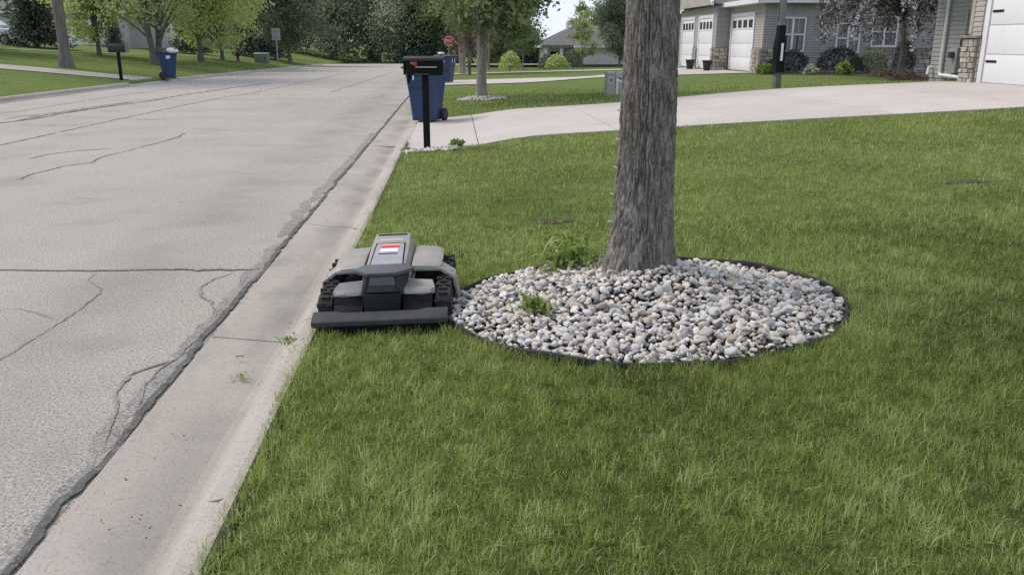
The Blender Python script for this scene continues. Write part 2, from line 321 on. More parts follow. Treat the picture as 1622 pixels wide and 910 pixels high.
# tar seams and crack fill lying on the road
rng = np.random.default_rng(5)
def ribbon(name, pts, wd, mat, z=0.004, jit=0.25, step=0.06, seed=0):
    rg = np.random.default_rng(seed); P = [np.array(p, float) for p in pts]; path = []
    for a, b in zip(P[:-1], P[1:]):
        n = max(1, int(np.linalg.norm(b - a) / step))
        path += [a + (b - a) * t for t in np.linspace(0, 1, n, endpoint=False)]
    path.append(P[-1]); path = np.array(path); n = len(path)
    sm = np.convolve(np.pad(rg.normal(0, 1, n), 3, 'edge'), np.ones(7) / 7, 'valid')
    sm2, sm3 = (np.convolve(np.pad(rg.normal(0, 1, n), 2, 'edge'), np.ones(5) / 5, 'valid') + 0.25 * rg.normal(0, 1, n) for _ in range(2))
    t = np.gradient(path, axis=0) if n > 2 else np.tile(P[-1] - P[0], (n, 1)); t /= np.linalg.norm(t, axis=1)[:, None] + 1e-9
    nrm = np.stack([-t[:, 1], t[:, 0]], 1); path = path + nrm * (sm[:, None] * min(wd, 0.05) * 0.7 + rg.normal(0, 0.004, n)[:, None] + 0.010 * sm[::-1][:, None])
    wl = wd * 0.5 * np.clip(1 + jit * 2.6 * sm2, 0.3, 2.2); wr = wd * 0.5 * np.clip(1 + jit * 2.6 * sm3, 0.3, 2.2)
    end = np.minimum(1, np.minimum(np.arange(n), np.arange(n)[::-1]) / 4 + 0.15); wl *= end; wr *= end
    L = path + nrm * wl[:, None]; Rr = path - nrm * wr[:, None]
    V = np.concatenate([np.c_[L, base(L[:, 1]) + z], np.c_[Rr, base(Rr[:, 1]) + z]]); i = np.arange(n - 1)
    return np_mesh(name, V, [np.stack([i, i + 1, n + i + 1, n + i], 1)], mat, road)
seam = [(-1.432 + 0.008 * math.sin(y * 2.3), y) for y in np.arange(1.2, 45, 0.25)]
ribbon('tar_seam', seam, 0.036, M['tar'], 0.0115, 0.16, 0.05, 1)
ribbon('tar_seam', [(-1.475 + 0.02 * math.sin(y * 1.3 + 1), y) for y in np.arange(3.2, 7.2, 0.2)], 0.12, M['tar_thin'], 0.0018, 0.15, 0.05, 2)
ribbon('tar_seam', [(-1.46, y) for y in np.arange(1.2, 3.3, 0.2)], 0.09, M['tar_thin'], 0.0021, 0.18, 0.05, 22)
ribbon('tar_seam', [(-1.5, 7.2), (-1.55, 9), (-1.48, 12), (-1.5, 16)], 0.11, M['tar_thin'], 0.0024, 0.2, 0.05, 3)
ribbon('crack_filler', [(-8.5, 6.5), (-4.49, 6.29), (-3.35, 6.23), (-2.79, 6.17), (-1.97, 6.14)], 0.024, M['tar'], 0.004, 0.15, 0.05, 4)
ribbon('crack_filler', [(-2.1, 6.15), (-1.5, 6.11), (-1.43, 6.17)], 0.05, M['tar_thin'], 0.008, 0.3, 0.05, 44)
CR = [([(-5.33, 10.63), (-5.37, 11.15), (-5.31, 11.84), (-5.06, 12.14), (-5.17, 12.75), (-5.05, 13.83), (-4.93, 14.81), (-4.91, 15.61), (-5.0, 16.17)], 0.055, 'tar'),
      ([(-6.12, 12.61), (-6.1, 13.03), (-5.92, 13.48), (-5.4, 13.85)], 0.05, 'tar'),
      ([(-7.76, 10.5), (-7.76, 12.51), (-7.41, 14.42), (-7.39, 15.67), (-7.37, 18.1), (-7.35, 19.79), (-7.22, 24.07), (-7.06, 27.46), (-6.76, 29.53), (-6.51, 40), (-6.6, 60)], 0.06, 'tar'),
      ([(-9.87, 16.05), (-9.45, 18.52), (-9.23, 19.42), (-9.25, 21.35), (-9.08, 23.24), (-8.78, 24.94), (-8.74, 27.9), (-8.34, 33.45), (-7.8, 37.73)], 0.16, 'tar'),
      ([(-9.68, 17.2), (-9.34, 18.95), (-9.48, 20.43), (-9.21, 22.74), (-9.1, 25)], 0.1, 'tar'),
      ([(-9.9, 19.5), (-9.5, 21.5), (-9.35, 24), (-9.0, 26)], 0.06, 'tar'),
      ([(-2.41, 3.4), (-2.41, 4.34), (-2.39, 4.71), (-2.37, 5.09), (-2.37, 5.35), (-2.38, 5.56), (-2.42, 5.68), (-2.6, 5.92), (-2.61, 6.14)], 0.014, 'tar_thin'),
      ([(-1.47, 4.6), (-1.49, 4.27), (-1.57, 4.19), (-1.65, 4.07), (-1.64, 3.86), (-1.54, 3.6), (-1.48, 3.3)], 0.030, 'tar_thin'),
      ([(-1.47, 4.4), (-1.55, 4.12), (-1.54, 3.92), (-1.47, 3.7)], 0.022, 'tar_thin'),
      ([(-1.48, 5.0), (-1.59, 5.32), (-1.70, 5.47), (-1.76, 5.67), (-1.72, 5.88), (-1.62, 6.05)], 0.026, 'tar_thin'),
      ([(-4.16, 9.32), (-3.89, 9.23)], 0.05, 'tar_thin'), ([(-12.3, 21.0), (-8.48, 20.0), (-5.98, 18.9)], 0.03, 'tar_thin'),
      ([(-12.3, 27.0), (-9, 26.2), (-6.0, 25.9), (-1.6, 25.5)], 0.035, 'tar_thin'), ([(-12.3, 34), (-7, 33.6), (-1.6, 33.2)], 0.05, 'tar_thin'),
      ([(-11.3, 17.0), (-10.6, 22.0), (-10.7, 28), (-10.2, 36)], 0.05, 'tar_thin'), ([(-4.2, 30), (-4.0, 40), (-3.9, 55)], 0.06, 'tar_thin'),
      ([(-3.6, 4.9), (-3.1, 5.2), (-2.75, 5.25), (-2.39, 5.0)], 0.010, 'tar_thin')]
for k, (p, wd, m) in enumerate(CR): ribbon('crack_filler', p, wd * 0.6, M[m], 0.0032 + 0.0004 * k, 0.35, 0.05, 10 + k)

# driveway of the near house: cast slabs
def yfar(x): return 18.55 + 2.0 * float(sst(3, 8.5, x)) - 1.0 * float(sst(8.8, 11, x))
def ynear(x): return 13.15 - 0.75 * float(1 - sst(-0.78, 0.9, x)) - 0.25 * float(sst(4, 9, x))
dj = [-0.77, 0.35, 2.5, 4.65, 6.85, 9.1, 11.18]
rings = [[(x, ynear(x) + 0.03, gz(x, 15.5) + 0.003), (x, yfar(x) - 0.03, gz(x, yfar(x) - 0.3) + 0.003)] for x in np.linspace(dj[0], 11.1, 40)]
V = [p for r in rings for p in r]
drive = MB().add(V, [(2 * i, 2 * i + 2, 2 * i + 3, 2 * i + 1) for i in range(39)]).build('driveway', M['bedding']); tag(drive, kind='structure')
for a, b in zip(dj[:-1], dj[1:]):
    n, m = 9, 9; vs = []; fs = []
    for i, x in enumerate(np.linspace(a + 0.007, b - 0.007, n)):
        for t in np.linspace(0, 1, m):
            y = ynear(x) + (yfar(x) - ynear(x)) * t
            vs.append((x, y, gz(x, y) + 0.022))
    top = len(vs); vs += [(x, y, z - 0.1) for x, y, z in vs]
    I2 = lambda i, j: i * m + j
    for i in range(n - 1):
        for j in range(m - 1): fs.append((I2(i, j), I2(i + 1, j), I2(i + 1, j + 1), I2(i, j + 1)))
    edge = [I2(i, 0) for i in range(n)] + [I2(n - 1, j) for j in range(1, m)] + [I2(i, m - 1) for i in range(n - 2, -1, -1)] + [I2(0, j) for j in range(m - 2, 0, -1)]
    for u, v in zip(edge, edge[1:] + edge[:1]): fs.append((u, v, v + top, u + top))
    MB().add(vs, fs).build('driveway_slab', M['drive'], drive)
def gstrip(name, x0, x1, y0f, y1f, mat, dz=0.02, n=24):
    vs = []; 
    for x in np.linspace(x0, x1, n):
        for t in (0, 0.5, 1): 
            y = y0f(x) + (y1f(x) - y0f(x)) * t; vs.append((x, y, gz(x, y) + dz))
    fs = []
    for i in range(n - 1):
        for j in range(2): fs.append((3 * i + j, 3 * i + 3 + j, 3 * i + 4 + j, 3 * i + 1 + j))
    o = MB().add(vs, fs).build(name, mat); return tag(o, kind='structure')
gstrip('neighbour_driveway', -0.77, 12.6, lambda x: 32.2 + 3.6 * float(sst(2, 7, x)), lambda x: 36.6 + 9.5 * float(sst(5, 11, x)), M['drive'])
gstrip('far_driveway', -0.77, 9, lambda x: 45.2, lambda x: 47.0, M['drive'])
gstrip('opposite_driveway', -30, -13.0, lambda x: 37.6, lambda x: 40.4, M['concrete'], 0.02)
# sidewalk crossing the opposite lawn
wp = [(-34, 53), (-27.35, 56.1), (-24.2, 62), (-20.6, 72), (-17.2, 84), (-16.6, 87)]
vs = []
for x, y in wp: vs += [(x, y - 0.9, gz(x, y - 0.9) + 0.03), (x + 0.4, y + 0.9, gz(x + 0.4, y + 0.9) + 0.03)]
tag(MB().add(vs, [(2 * i, 2 * i + 2, 2 * i + 3, 2 * i + 1) for i in range(len(wp) - 1)]).build('sidewalk', M['drive']), kind='structure')

# ------------------------------------------------------------------ stone bed round the near tree
BX, BY, RX, RY = 1.06, 4.60, 1.13, 0.98
TX, TY = 1.08, 4.84
def bed_r(x, y): return np.sqrt(((x - BX) / RX) ** 2 + ((y - BY) / RY) ** 2)
def mound(x, y):
    r = np.clip(bed_r(x, y), 0, 1); rt = np.hypot((x - TX - 0.05) / 0.95, (y - TY + 0.18) / 0.8)
    return ground(x, y) + 0.0 + 0.045 * (1 - r ** 4) + 0.135 * np.exp(-(rt / 0.50) ** 2) + 0.012 * np.sin(x * 7 + 1) * np.sin(y * 6)
bed = empty('stone_bed', (BX, BY, gz(BX, BY)), 0, 'round bed of pale river stones with black edging around the near tree trunk', 'stone bed')
B0 = np.array(bed.location)
n = 40; ang = np.linspace(0, 2 * np.pi, 64, endpoint=False); rr = np.linspace(0.02, 0.995, 24)
A, Q = np.meshgrid(ang, rr); mx, my = BX + RX * Q * np.cos(A), BY + RY * Q * np.sin(A)
I = np.arange(mx.size).reshape(mx.shape); In = np.roll(I, -1, 1)
np_mesh('soil_mound', np.stack([mx, my, mound(mx, my) - 0.012], -1).reshape(-1, 3) - B0, [np.stack([I[:-1], In[:-1], In[1:], I[1:]], -1).reshape(-1, 4)], M['soil'], bed, smooth=True)
ri = []
for k in range(97):
    t = 2 * math.pi * k / 96; wob = 1 + 0.008 * math.sin(3 * t) + 0.006 * math.sin(7 * t + 1)
    px, py = BX + RX * wob * math.cos(t), BY + RY * wob * math.sin(t); o = Vector((math.cos(t) / RX, math.sin(t) / RY, 0)).normalized(); g = gz(px, py)
    hh = 0.026 + 0.010 * math.sin(2 * t + 0.5) + 0.005 * math.sin(11 * t)
    ri.append([(px - B0[0], py - B0[1], g - 0.05 - B0[2]), (px + o.x * .008 - B0[0], py + o.y * .008 - B0[1], g - 0.05 - B0[2]),
               (px + o.x * .012 - B0[0], py + o.y * .012 - B0[1], g + hh - B0[2]), (px + o.x * .004 - B0[0], py + o.y * .004 - B0[1], g + hh + 0.006 - B0[2]), (px - o.x * .006 - B0[0], py - o.y * .006 - B0[1], g + hh - B0[2])])
M['edging'] = mat('edging', (0.020, 0.019, 0.018), scale=14, rough=0.6, layers=(('noise', 9, 0.5, 0.75, (0.10, 0.085, 0.065), 0.7),))
MB().loft(ri, cap=False).build('edging', M['edging'], bed, smooth=True)

def stonemat():
    m = bpy.data.materials.new('river_stone'); m.use_nodes = True; nt = m.node_tree; b = nt.nodes['Principled BSDF']
    oi = nt.nodes.new('ShaderNodeObjectInfo'); at = nt.nodes.new('ShaderNodeAttribute'); at.attribute_name = 'tint'
    ad = nt.nodes.new('ShaderNodeMath'); ad.operation = 'ADD'; fr = nt.nodes.new('ShaderNodeMath'); fr.operation = 'FRACT'
    nt.links.new(oi.outputs['Random'], ad.inputs[0]); nt.links.new(at.outputs['Fac'], ad.inputs[1]); nt.links.new(ad.outputs[0], fr.inputs[0])
    r = ramp(nt, [(0.0, (0.10, 0.10, 0.105)), (0.07, (0.22, 0.215, 0.21)), (0.13, (0.39, 0.365, 0.335)), (0.35, (0.52, 0.485, 0.445)), (0.55, (0.46, 0.445, 0.43)), (0.72, (0.60, 0.57, 0.535)), (0.86, (0.46, 0.385, 0.31)), (0.93, (0.36, 0.29, 0.235)), (0.97, (0.54, 0.55, 0.58))])
    nt.links.new(fr.outputs[0], r.inputs[0])
    tc = nt.nodes.new('ShaderNodeTexCoord'); n = nt.nodes.new('ShaderNodeTexNoise'); n.inputs['Scale'].default_value = 55; n.inputs['Detail'].default_value = 6
    nt.links.new(tc.outputs['Object'], n.inputs[0])
    mr = nt.nodes.new('ShaderNodeMapRange'); mr.inputs['From Min'].default_value = 0.3; mr.inputs['From Max'].default_value = 0.7; mr.inputs['To Min'].default_value = 0.82; mr.inputs['To Max'].default_value = 1.36
    nt.links.new(n.outputs['Fac'], mr.inputs[0]); hs = nt.nodes.new('ShaderNodeHueSaturation'); nt.links.new(mr.outputs[0], hs.inputs['Value']); nt.links.new(r.outputs[0], hs.inputs['Color'])
    nt.links.new(hs.outputs[0], b.inputs['Base Color']); b.inputs['Roughness'].default_value = 0.8; b.inputs['Specular IOR Level'].default_value = 0.25
    bp = nt.nodes.new('ShaderNodeBump'); bp.inputs['Strength'].default_value = 0.4; bp.inputs['Distance'].default_value = 0.004
    nt.links.new(n.outputs['Fac'], bp.inputs['Height']); nt.links.new(bp.outputs[0], b.inputs['Normal'])
    return m
M['stone'] = stonemat()
rs = np.random.default_rng(11)
svar = []
for k in range(16):
    bm = bmesh.new(); bmesh.ops.create_icosphere(bm, subdivisions=2, radius=1.0)
    fl, el = 0.5 + 0.35 * rs.random(), 1.0 + 0.5 * rs.random(); off = Vector(rs.random(3) * 50)
    planes = [(Vector(rs.normal(0, 1, 3)).normalized(), 0.46 + 0.3 * rs.random()) for _ in range(9)]
    for v in bm.verts:
        p = v.co * (1 + 0.22 * mnoise.noise(v.co * 1.3 + off))
        for nrm, dd in planes:
            dt = p.dot(nrm)
            if dt > dd: p = p - nrm * (dt - dd) * 0.92
        v.co = Vector((p.x * el, p.y, p.z * fl))
    me = bpy.data.meshes.new('stone'); bm.to_mesh(me); bm.free(); me.shade_smooth(); svar.append(me)
svn = [(np.array([v.co[:] for v in me.vertices]), np.array([p.vertices[:] for p in me.polygons])) for me in svar]
def rot_np(rz, rx, ry): return np.array(Matrix.Rotation(rz, 3, 'Z') @ Matrix.Rotation(rx, 3, 'X') @ Matrix.Rotation(ry, 3, 'Y'))
def stones(root, pts, rad, n_own, mat, rs):
    """pts (n,3) relative to root, ordered largest in view first"""
    o3 = np.array(root.location); VV = []; FF = []; TT = []; nv = 0
    for me in svar:
        if not me.materials: me.materials.append(mat)
    for k, (p, r) in enumerate(zip(pts, rad)):
        kind = int(rs.integers(0, 16)); rz, rx, ry = rs.random() * 6.28, rs.normal(0, 0.45), rs.normal(0, 0.45)
        if k < n_own:
            o = bpy.data.objects.new('stone', svar[kind]); C.objects.link(o); o.parent = root
            o.location = p; o.rotation_euler = (rx, ry, rz); o.scale = (r, r, r)
        else:
            v, f = svn[kind]; VV.append((v * r) @ rot_np(rz, rx, ry).T + p); FF.append(f + nv); nv += len(v); TT.append(np.full(len(v), rs.random()))
    if VV: tag(np_mesh('stones', np.concatenate(VV), [np.concatenate(FF)], mat, root, tint=np.concatenate(TT), smooth=True), kind='stuff')
# jittered hexagonal packing, two loose layers
pts = []; sp = 0.0365
for lay, dz in ((0, 0.0), (1, 0.017)):
    yy = BY - RY; row = 0
    while yy < BY + RY:
        xx = BX - RX + (row % 2) * sp / 2
        while xx < BX + RX:
            x, y = xx + rs.normal(0, sp * 0.28), yy + rs.normal(0, sp * 0.28)
            if bed_r(x, y) < 0.975 and math.hypot(x - TX, y - TY) > 0.205 and (lay == 0 or rs.random() < 0.30): pts.append((x, y, dz))
            xx += sp
        yy += sp * 0.87; row += 1
pts = np.array(pts); rad = np.clip(rs.lognormal(math.log(0.0185), 0.28, len(pts)), 0.012, 0.038)
P3 = np.c_[pts[:, 0], pts[:, 1], mound(pts[:, 0], pts[:, 1]) + rad * 0.35 + pts[:, 2]]
order = np.argsort(np.hypot(P3[:, 0], P3[:, 1]) / rad - (pts[:, 2] > 0) * 40)
stones(bed, P3[order] - B0, rad[order], 300, M['stone'], rs)

# ------------------------------------------------------------------ leaves, trees
def tubes_np(paths, n=7):
    """paths: list of (pts (k,3), radii) -> V,F"""
    VV = []; FF = []; nv = 0
    for pts, rad in paths:
        pts = np.asarray(pts, float); k = len(pts); t = np.gradient(pts, axis=0); t /= np.linalg.norm(t, axis=1)[:, None] + 1e-9
        ref = np.where(np.abs(t[:, 2:3]) > 0.9, [[1.0, 0, 0]], [[0, 0, 1.0]]); u = np.cross(t, ref); u /= np.linalg.norm(u, axis=1)[:, None] + 1e-9; v = np.cross(t, u)
        a = np.linspace(0, 2 * np.pi, n, endpoint=False)
        ring = pts[:, None, :] + (u[:, None, :] * np.cos(a)[None, :, None] + v[:, None, :] * np.sin(a)[None, :, None]) * np.asarray(rad)[:, None, None]
        I = np.arange(k * n).reshape(k, n) + nv; In = np.roll(I, -1, 1)
        VV.append(ring.reshape(-1, 3)); FF.append(np.stack([I[:-1], In[:-1], In[1:], I[1:]], -1).reshape(-1, 4)); nv += k * n
    return np.concatenate(VV), np.concatenate(FF)

def leaf_quads(P, size, rg, tint, hang=0.0, ratio=0.55):
    """diamond leaves, P (n,3)"""
    n = len(P); d = rg.normal(0, 1, (n, 3)); d[:, 2] -= hang; d /= np.linalg.norm(d, axis=1)[:, None]
    s = np.cross(d, rg.normal(0, 1, (n, 3))); s /= np.linalg.norm(s, axis=1)[:, None] + 1e-9
    sz = (np.asarray(size) * np.exp(rg.normal(0, 0.25, n)))[:, None]
    m = P + d * sz * 0.5
    V = np.stack([P, m + s * sz * ratio * 0.5, P + d * sz, m - s * sz * ratio * 0.5], 1).reshape(-1, 3)
    I = np.arange(n)[:, None] * 4 + np.arange(4)[None]
    return V, I, np.repeat(tint, 4)

def bez(p0, p1, p2, k=6):
    t = np.linspace(0, 1, k)[:, None]; return (1 - t) ** 2 * np.asarray(p0) + 2 * t * (1 - t) * np.asarray(p1) + t * t * np.asarray(p2)

def broadleaf(seed, h, tr, cb, cr, leafm, bark, n_cl=60, n_lf=130, ls=0.22, stems=1, flat=0.62, hang=0.0, lean=0.0, open_=1.0):
    """returns (trunk mesh obj data, crown mesh data): trunk height into crown, crown from cb to h, radius cr"""
    rg = np.random.default_rng(seed); cz = (cb + h) / 2; chh = (h - cb) / 2
    cl = []
    while len(cl) < n_cl:
        p = rg.normal(0, 1, 3); p /= np.linalg.norm(p); r = rg.random() ** 0.42
        q = p * r * np.array([cr, cr, chh]) * (0.9 + 0.2 * rg.random()); q[2] += cz
        if q[2] < cz: q[:2] *= 1.0 + 0.25 * (cz - q[2]) / max(0.1, cz - cb)
        cl.append(q)
    cl = np.array(cl); paths = []
    for s in range(stems):
        a = 2 * math.pi * s / max(1, stems) + rg.random(); off = (0.0 if stems == 1 else tr * 0.9); sp = (0.0 if stems == 1 else cr * 0.35)
        b0 = np.array([math.cos(a) * off, math.sin(a) * off, -0.1]); b2 = np.array([math.cos(a) * sp + lean, math.sin(a) * sp, cz + chh * 0.3])
        path = bez(b0, [b0[0] * 1.4, b0[1] * 1.4, cz * 0.5], b2, 14); z = path[:, 2]
        rad = tr * (1 - 0.75 * np.clip(z / (cz + chh * 0.3), 0, 1)) * (1 + 0.55 * np.exp(-np.clip(z + 0.1, 0, 9) / (tr * 1.3)))
        rad *= 1 + 0.05 * rg.normal(0, 1, len(rad)); paths.append((path, rad))
        for c in cl[s::stems][:16]:
            zs = min(max(cb * 0.85 + 0.4 * (c[2] - cb) * rg.random(), cb * 0.7), cz); i = int(np.argmin(abs(z - zs))); p0 = path[i]
            mid = (p0 + c) / 2 + [0, 0, (0.12 if hang < 0.5 else 0.4) * np.linalg.norm(c - p0)]
            pp = bez(p0, mid, c, 6); paths.append((pp, np.linspace(rad[i] * 0.45, 0.012 + tr * 0.03, 6)))
    V, F = tubes_np(paths, 8)
    rc = cr * 0.30 * open_
    P = []; T = []
    for c in cl:
        n = int(n_lf * (0.6 + 0.8 * rg.random())); g = rg.normal(0, 1, (n, 3)); g /= np.linalg.norm(g, axis=1)[:, None]; g *= (rg.random(n) ** 0.5)[:, None]
        g *= np.array([rc, rc, rc * flat]) * (0.7 + 0.7 * rg.random())
        if hang > 0.5: g[:, 2] -= np.abs(rg.normal(0, 1, n)) * hang * rc
        P.append(c + g); T.append(np.clip(0.5 + rg.normal(0, 0.16) + rg.normal(0, 0.16, n), 0, 1))
    P = np.concatenate(P); T = np.concatenate(T)
    return (V, F, bark), leaf_quads(P, np.full(len(P), ls), rg, T, hang) + (leafm,)

def spruce_data(seed, h, r, n_lv=26, ls=0.34):
    rg = np.random.default_rng(seed); paths = [(np.array([[0, 0, -0.1], [0, 0, h * 0.5], [0, 0, h * 0.98]]), [0.03 * h * 0.55, 0.02 * h * 0.5, 0.012])]
    P = []; T = []
    for lv in range(n_lv):
        t = (lv + rg.random() * 0.6) / n_lv; z = h * (0.07 + 0.91 * t); L = r * (1 - t) ** 0.85 * (0.85 + 0.3 * rg.random()) + 0.08
        nb = int(7 + 6 * (1 - t))
        for b in range(nb):
            a = 2 * math.pi * (b + rg.random()) / nb; l = L * (0.75 + 0.4 * rg.random()); dr = l * (0.28 + 0.15 * rg.random())
            e = np.array([math.cos(a) * l, math.sin(a) * l, z - dr]); pp = bez([0, 0, z], [e[0] * 0.5, e[1] * 0.5, z - dr * 0.2], e + [0, 0, dr * 0.25], 5)
            paths.append((pp, np.linspace(0.02 + 0.02 * (1 - t), 0.008, 5)))
            m = int(10 + 26 * l / r); u = rg.random(m) ** 0.7; i = u * 4; j = np.minimum(i.astype(int), 3); f = (i - j)[:, None]
            q = pp[j] * (1 - f) + pp[j + 1] * f + rg.normal(0, 1, (m, 3)) * np.array([0.10, 0.10, 0.05]) * (0.4 + l)
            P.append(q); T.append(np.clip(0.35 + 0.35 * u + rg.normal(0, 0.15, m), 0, 1))
    V, F = tubes_np(paths, 5); P = np.concatenate(P); T = np.concatenate(T)
    return (V, F, M['bark_far']), leaf_quads(P, np.full(len(P), ls), rg, T, 0.6, 0.42) + (G['spruce'],)

DATA = {}
def plant(name, key, x, y, label, cat='tree', rz=0.0, s=1.0, sz=None, group=None, parts=('trunk', 'crown'), z=None):
    root = empty(name, (x, y, gz(x, y) if z is None else z), rz, label, cat, group)
    (V, F, bm_), (LV, LF, LT, lm) = DATA[key][:2]
    if len(DATA[key]) == 2:
        t = np_mesh(parts[0], V, [F], bm_, root, smooth=True); c = np_mesh(parts[1], LV, [LF], lm, root, tint=LT)
        DATA[key] = DATA[key] + (t.data, c.data)
    else:
        for nm, me in zip(parts, DATA[key][2:]):
            o = bpy.data.objects.new(nm, me); C.objects.link(o); o.parent = root
    root.scale = (s, s, sz or s)
    return root

DATA['bright_a'] = broadleaf(1, 8.5, 0.13, 0.75, 2.6, G['bright'], M['bark_far'], 100, 190, 0.19)
DATA['bright_b'] = broadleaf(2, 11, 0.22, 1.1, 4.3, G['bright'], M['bark_far'], 120, 190, 0.23)
DATA['bright_c'] = broadleaf(3, 11, 0.19, 1.3, 4.0, G['pale'], M['bark_far'], 90, 110, 0.20, stems=2)
DATA['tall'] = broadleaf(4, 15, 0.27, 5.2, 5.0, G['mid'], M['bark_far'], 80, 120, 0.30)
DATA['dark_a'] = broadleaf(5, 12, 0.22, 1.5, 4.0, G['dark'], M['bark_far'], 130, 210, 0.24)
DATA['mid_a'] = broadleaf(6, 15, 0.34, 0.5, 5.6, G['mid'], M['bark_far'], 120, 130, 0.36)
DATA['grey_a'] = broadleaf(7, 16, 0.42, 0.8, 6.0, G['grey'], M['bark_far'], 130, 140, 0.34, hang=0.8)
DATA['grey_b'] = broadleaf(8, 17, 0.50, 1.4, 6.2, G['grey'], M['bark_far'], 110, 130, 0.36)
DATA['spruce_a'] = spruce_data(9, 9, 2.3, 30, 0.30)
DATA['spruce_b'] = spruce_data(10, 13, 3.6, 34, 0.46)
DATA['street'] = broadleaf(12, 6.6, 0.15, 1.70, 2.7, G['mid'], M['bark_pale'], 120, 330, 0.14, flat=0.6)
DATA['pale_col'] = broadleaf(13, 3.3, 0.04, 0.5, 0.95, G['pale'], M['bark_pale'], 36, 70, 0.13)
DATA['round_far'] = broadleaf(14, 8.0, 0.16, 1.6, 2.4, G['pale'], M['bark_far'], 60, 110, 0.24)
DATA['multi'] = broadleaf(15, 8.5, 0.10, 2.3, 2.3, G['mid'], M['bark_pale'], 50, 110, 0.16, stems=3)
DATA['catkin'] = broadleaf(16, 5.2, 0.06, 1.4, 1.3, G['brown'], M['bark_far'], 40, 60, 0.13, hang=1.4, stems=2)
DATA['small_dark'] = broadleaf(17, 4.2, 0.07, 1.1, 1.4, G['mid'], M['bark_pale'], 46, 90, 0.15)

# the near tree: bark relief built into the mesh, limbs and crown above the frame
tree = empty('tree', (TX, TY, gz(TX, TY)), 0, 'large tree with furrowed grey bark standing in the stone bed', 'tree')
nth, nz = 250, 340
th = np.linspace(0, 2 * np.pi, nth, endpoint=False); zz = np.concatenate([np.linspace(-0.05, 2.15, nz), np.linspace(2.2, 3.4, 16)])
def tr_r(z): return 0.150 + 0.020 * np.exp(-np.clip(z, 0, 9) / 0.9) + 0.055 * np.exp(-np.clip(z - 0.10, 0, 9) / 0.16) - 0.012 * z
Vt = np.zeros((len(zz), nth, 3)); Tt = np.zeros((len(zz), nth))
for i, z in enumerate(zz):
    r0 = float(tr_r(z)); fl = math.exp(-max(z - 0.08, 0) / 0.2)
    for j in range(nth):
        t = th[j]; cx, cy = math.cos(t), math.sin(t)
        tw = t + z * 0.10; px, py = math.cos(tw) * 3.1, math.sin(tw) * 3.1
        w1 = mnoise.noise((px * 0.9, py * 0.9, z * 5.0)) * 0.7
        a1 = abs(mnoise.noise((px * 2.6 + w1, py * 2.6 + w1, z * 5.2))); a2 = abs(mnoise.noise((px * 5.6 + 9, py * 5.6, z * 11)))
        rg_ = min(1.0, a1 * 4.6); rg2 = min(1.0, a2 * 3.6)
        d = 0.0230 * (rg_ - 0.75) + 0.0085 * (rg2 ** 0.8 - 0.5) + 0.003 * mnoise.noise((px * 14, py * 14, z * 30))
        root_f = fl * (0.022 * max(0, math.cos(t - 3.5)) + 0.02 * math.cos(3 * t + 0.6)) + 0.008 * math.cos(2 * t + z)
        r = r0 + d + root_f
        Vt[i, j] = (cx * r + 0.018 * math.sin(z * 1.1), cy * r, z)
I = np.arange(len(zz) * nth).reshape(len(zz), nth); In = np.roll(I, -1, 1)
np_mesh('trunk', Vt.reshape(-1, 3), [np.stack([I[:-1], In[:-1], In[1:], I[1:]], -1).reshape(-1, 4)], M['bark'], tree, smooth=True)
rg = np.random.default_rng(77); paths = []; ends = []
for k in range(9):
    a = 2 * math.pi * k / 9 + rg.random(); L = 2.0 + 1.2 * rg.random(); h0 = 2.7 + 0.6 * rg.random()
    e = np.array([math.cos(a) * L, math.sin(a) * L, h0 + 1.0 + 1.8 * rg.random()]); pp = bez([0.03, 0, h0], [e[0] * 0.4, e[1] * 0.4, h0 + 1.0], e, 8)
    paths.append((pp, np.linspace(0.06, 0.015, 8))); ends += [pp[4], pp[6], pp[7]]
paths.append((np.array([[0.0, 0, 3.3], [0.05, 0.05, 4.6], [0.0, 0.1, 6.2]]), [0.105, 0.07, 0.02])); ends += [np.array([0, 0, 5.2]), np.array([0.2, 0, 6.3])]
V, F = tubes_np(paths, 8); np_mesh('limbs', V, [F], M['bark'], tree, smooth=True)
P = np.concatenate([e + rg.normal(0, 1, (330, 3)) * [0.75, 0.75, 0.42] for e in ends]); P = P[P[:, 2] > 2.75]
V, F, T = leaf_quads(P, np.full(len(P), 0.11), rg, np.clip(0.5 + rg.normal(0, 0.2, len(P)), 0, 1)); np_mesh('crown', V, [F], G['mid'], tree, tint=T)

# string of small clear lights wound up the trunk
sl = empty('string_lights', (TX, TY, gz(TX, TY)), 0, 'string of small clear fairy lights running up the left side of the near tree trunk', 'fairy lights')
pp = []; bulbs = []
for k in range(150):
    z = 0.30 + 1.0 * k / 150; t = math.pi + 0.12 + 0.10 * math.sin(z * 9); r = float(tr_r(z)) + 0.013
    pp.append((math.cos(t) * r + 0.018 * math.sin(z * 1.1), math.sin(t) * r, z))
    if k % 24 == 20: bulbs.append((t, r, z))
MB().tube(pp, 0.0013, 5).build('wire', M['darkgrey'], sl, smooth=True)
bme = None
for t, r, z in bulbs:
    if bme is None:
        ob = MB().lathe([(0.001, 0), (0.0045, 0.004), (0.005, 0.016), (0.0035, 0.024), (0.0006, 0.032)], 8).build('bulb', M['white'], sl, smooth=True); bme = ob.data
    else:
        ob = bpy.data.objects.new('bulb', bme); C.objects.link(ob); ob.parent = sl
    ob.location = (math.cos(t) * (r + 0.002) + 0.018 * math.sin(z * 1.1), math.sin(t) * (r + 0.002), z); ob.rotation_euler = (0, 1.2, t)

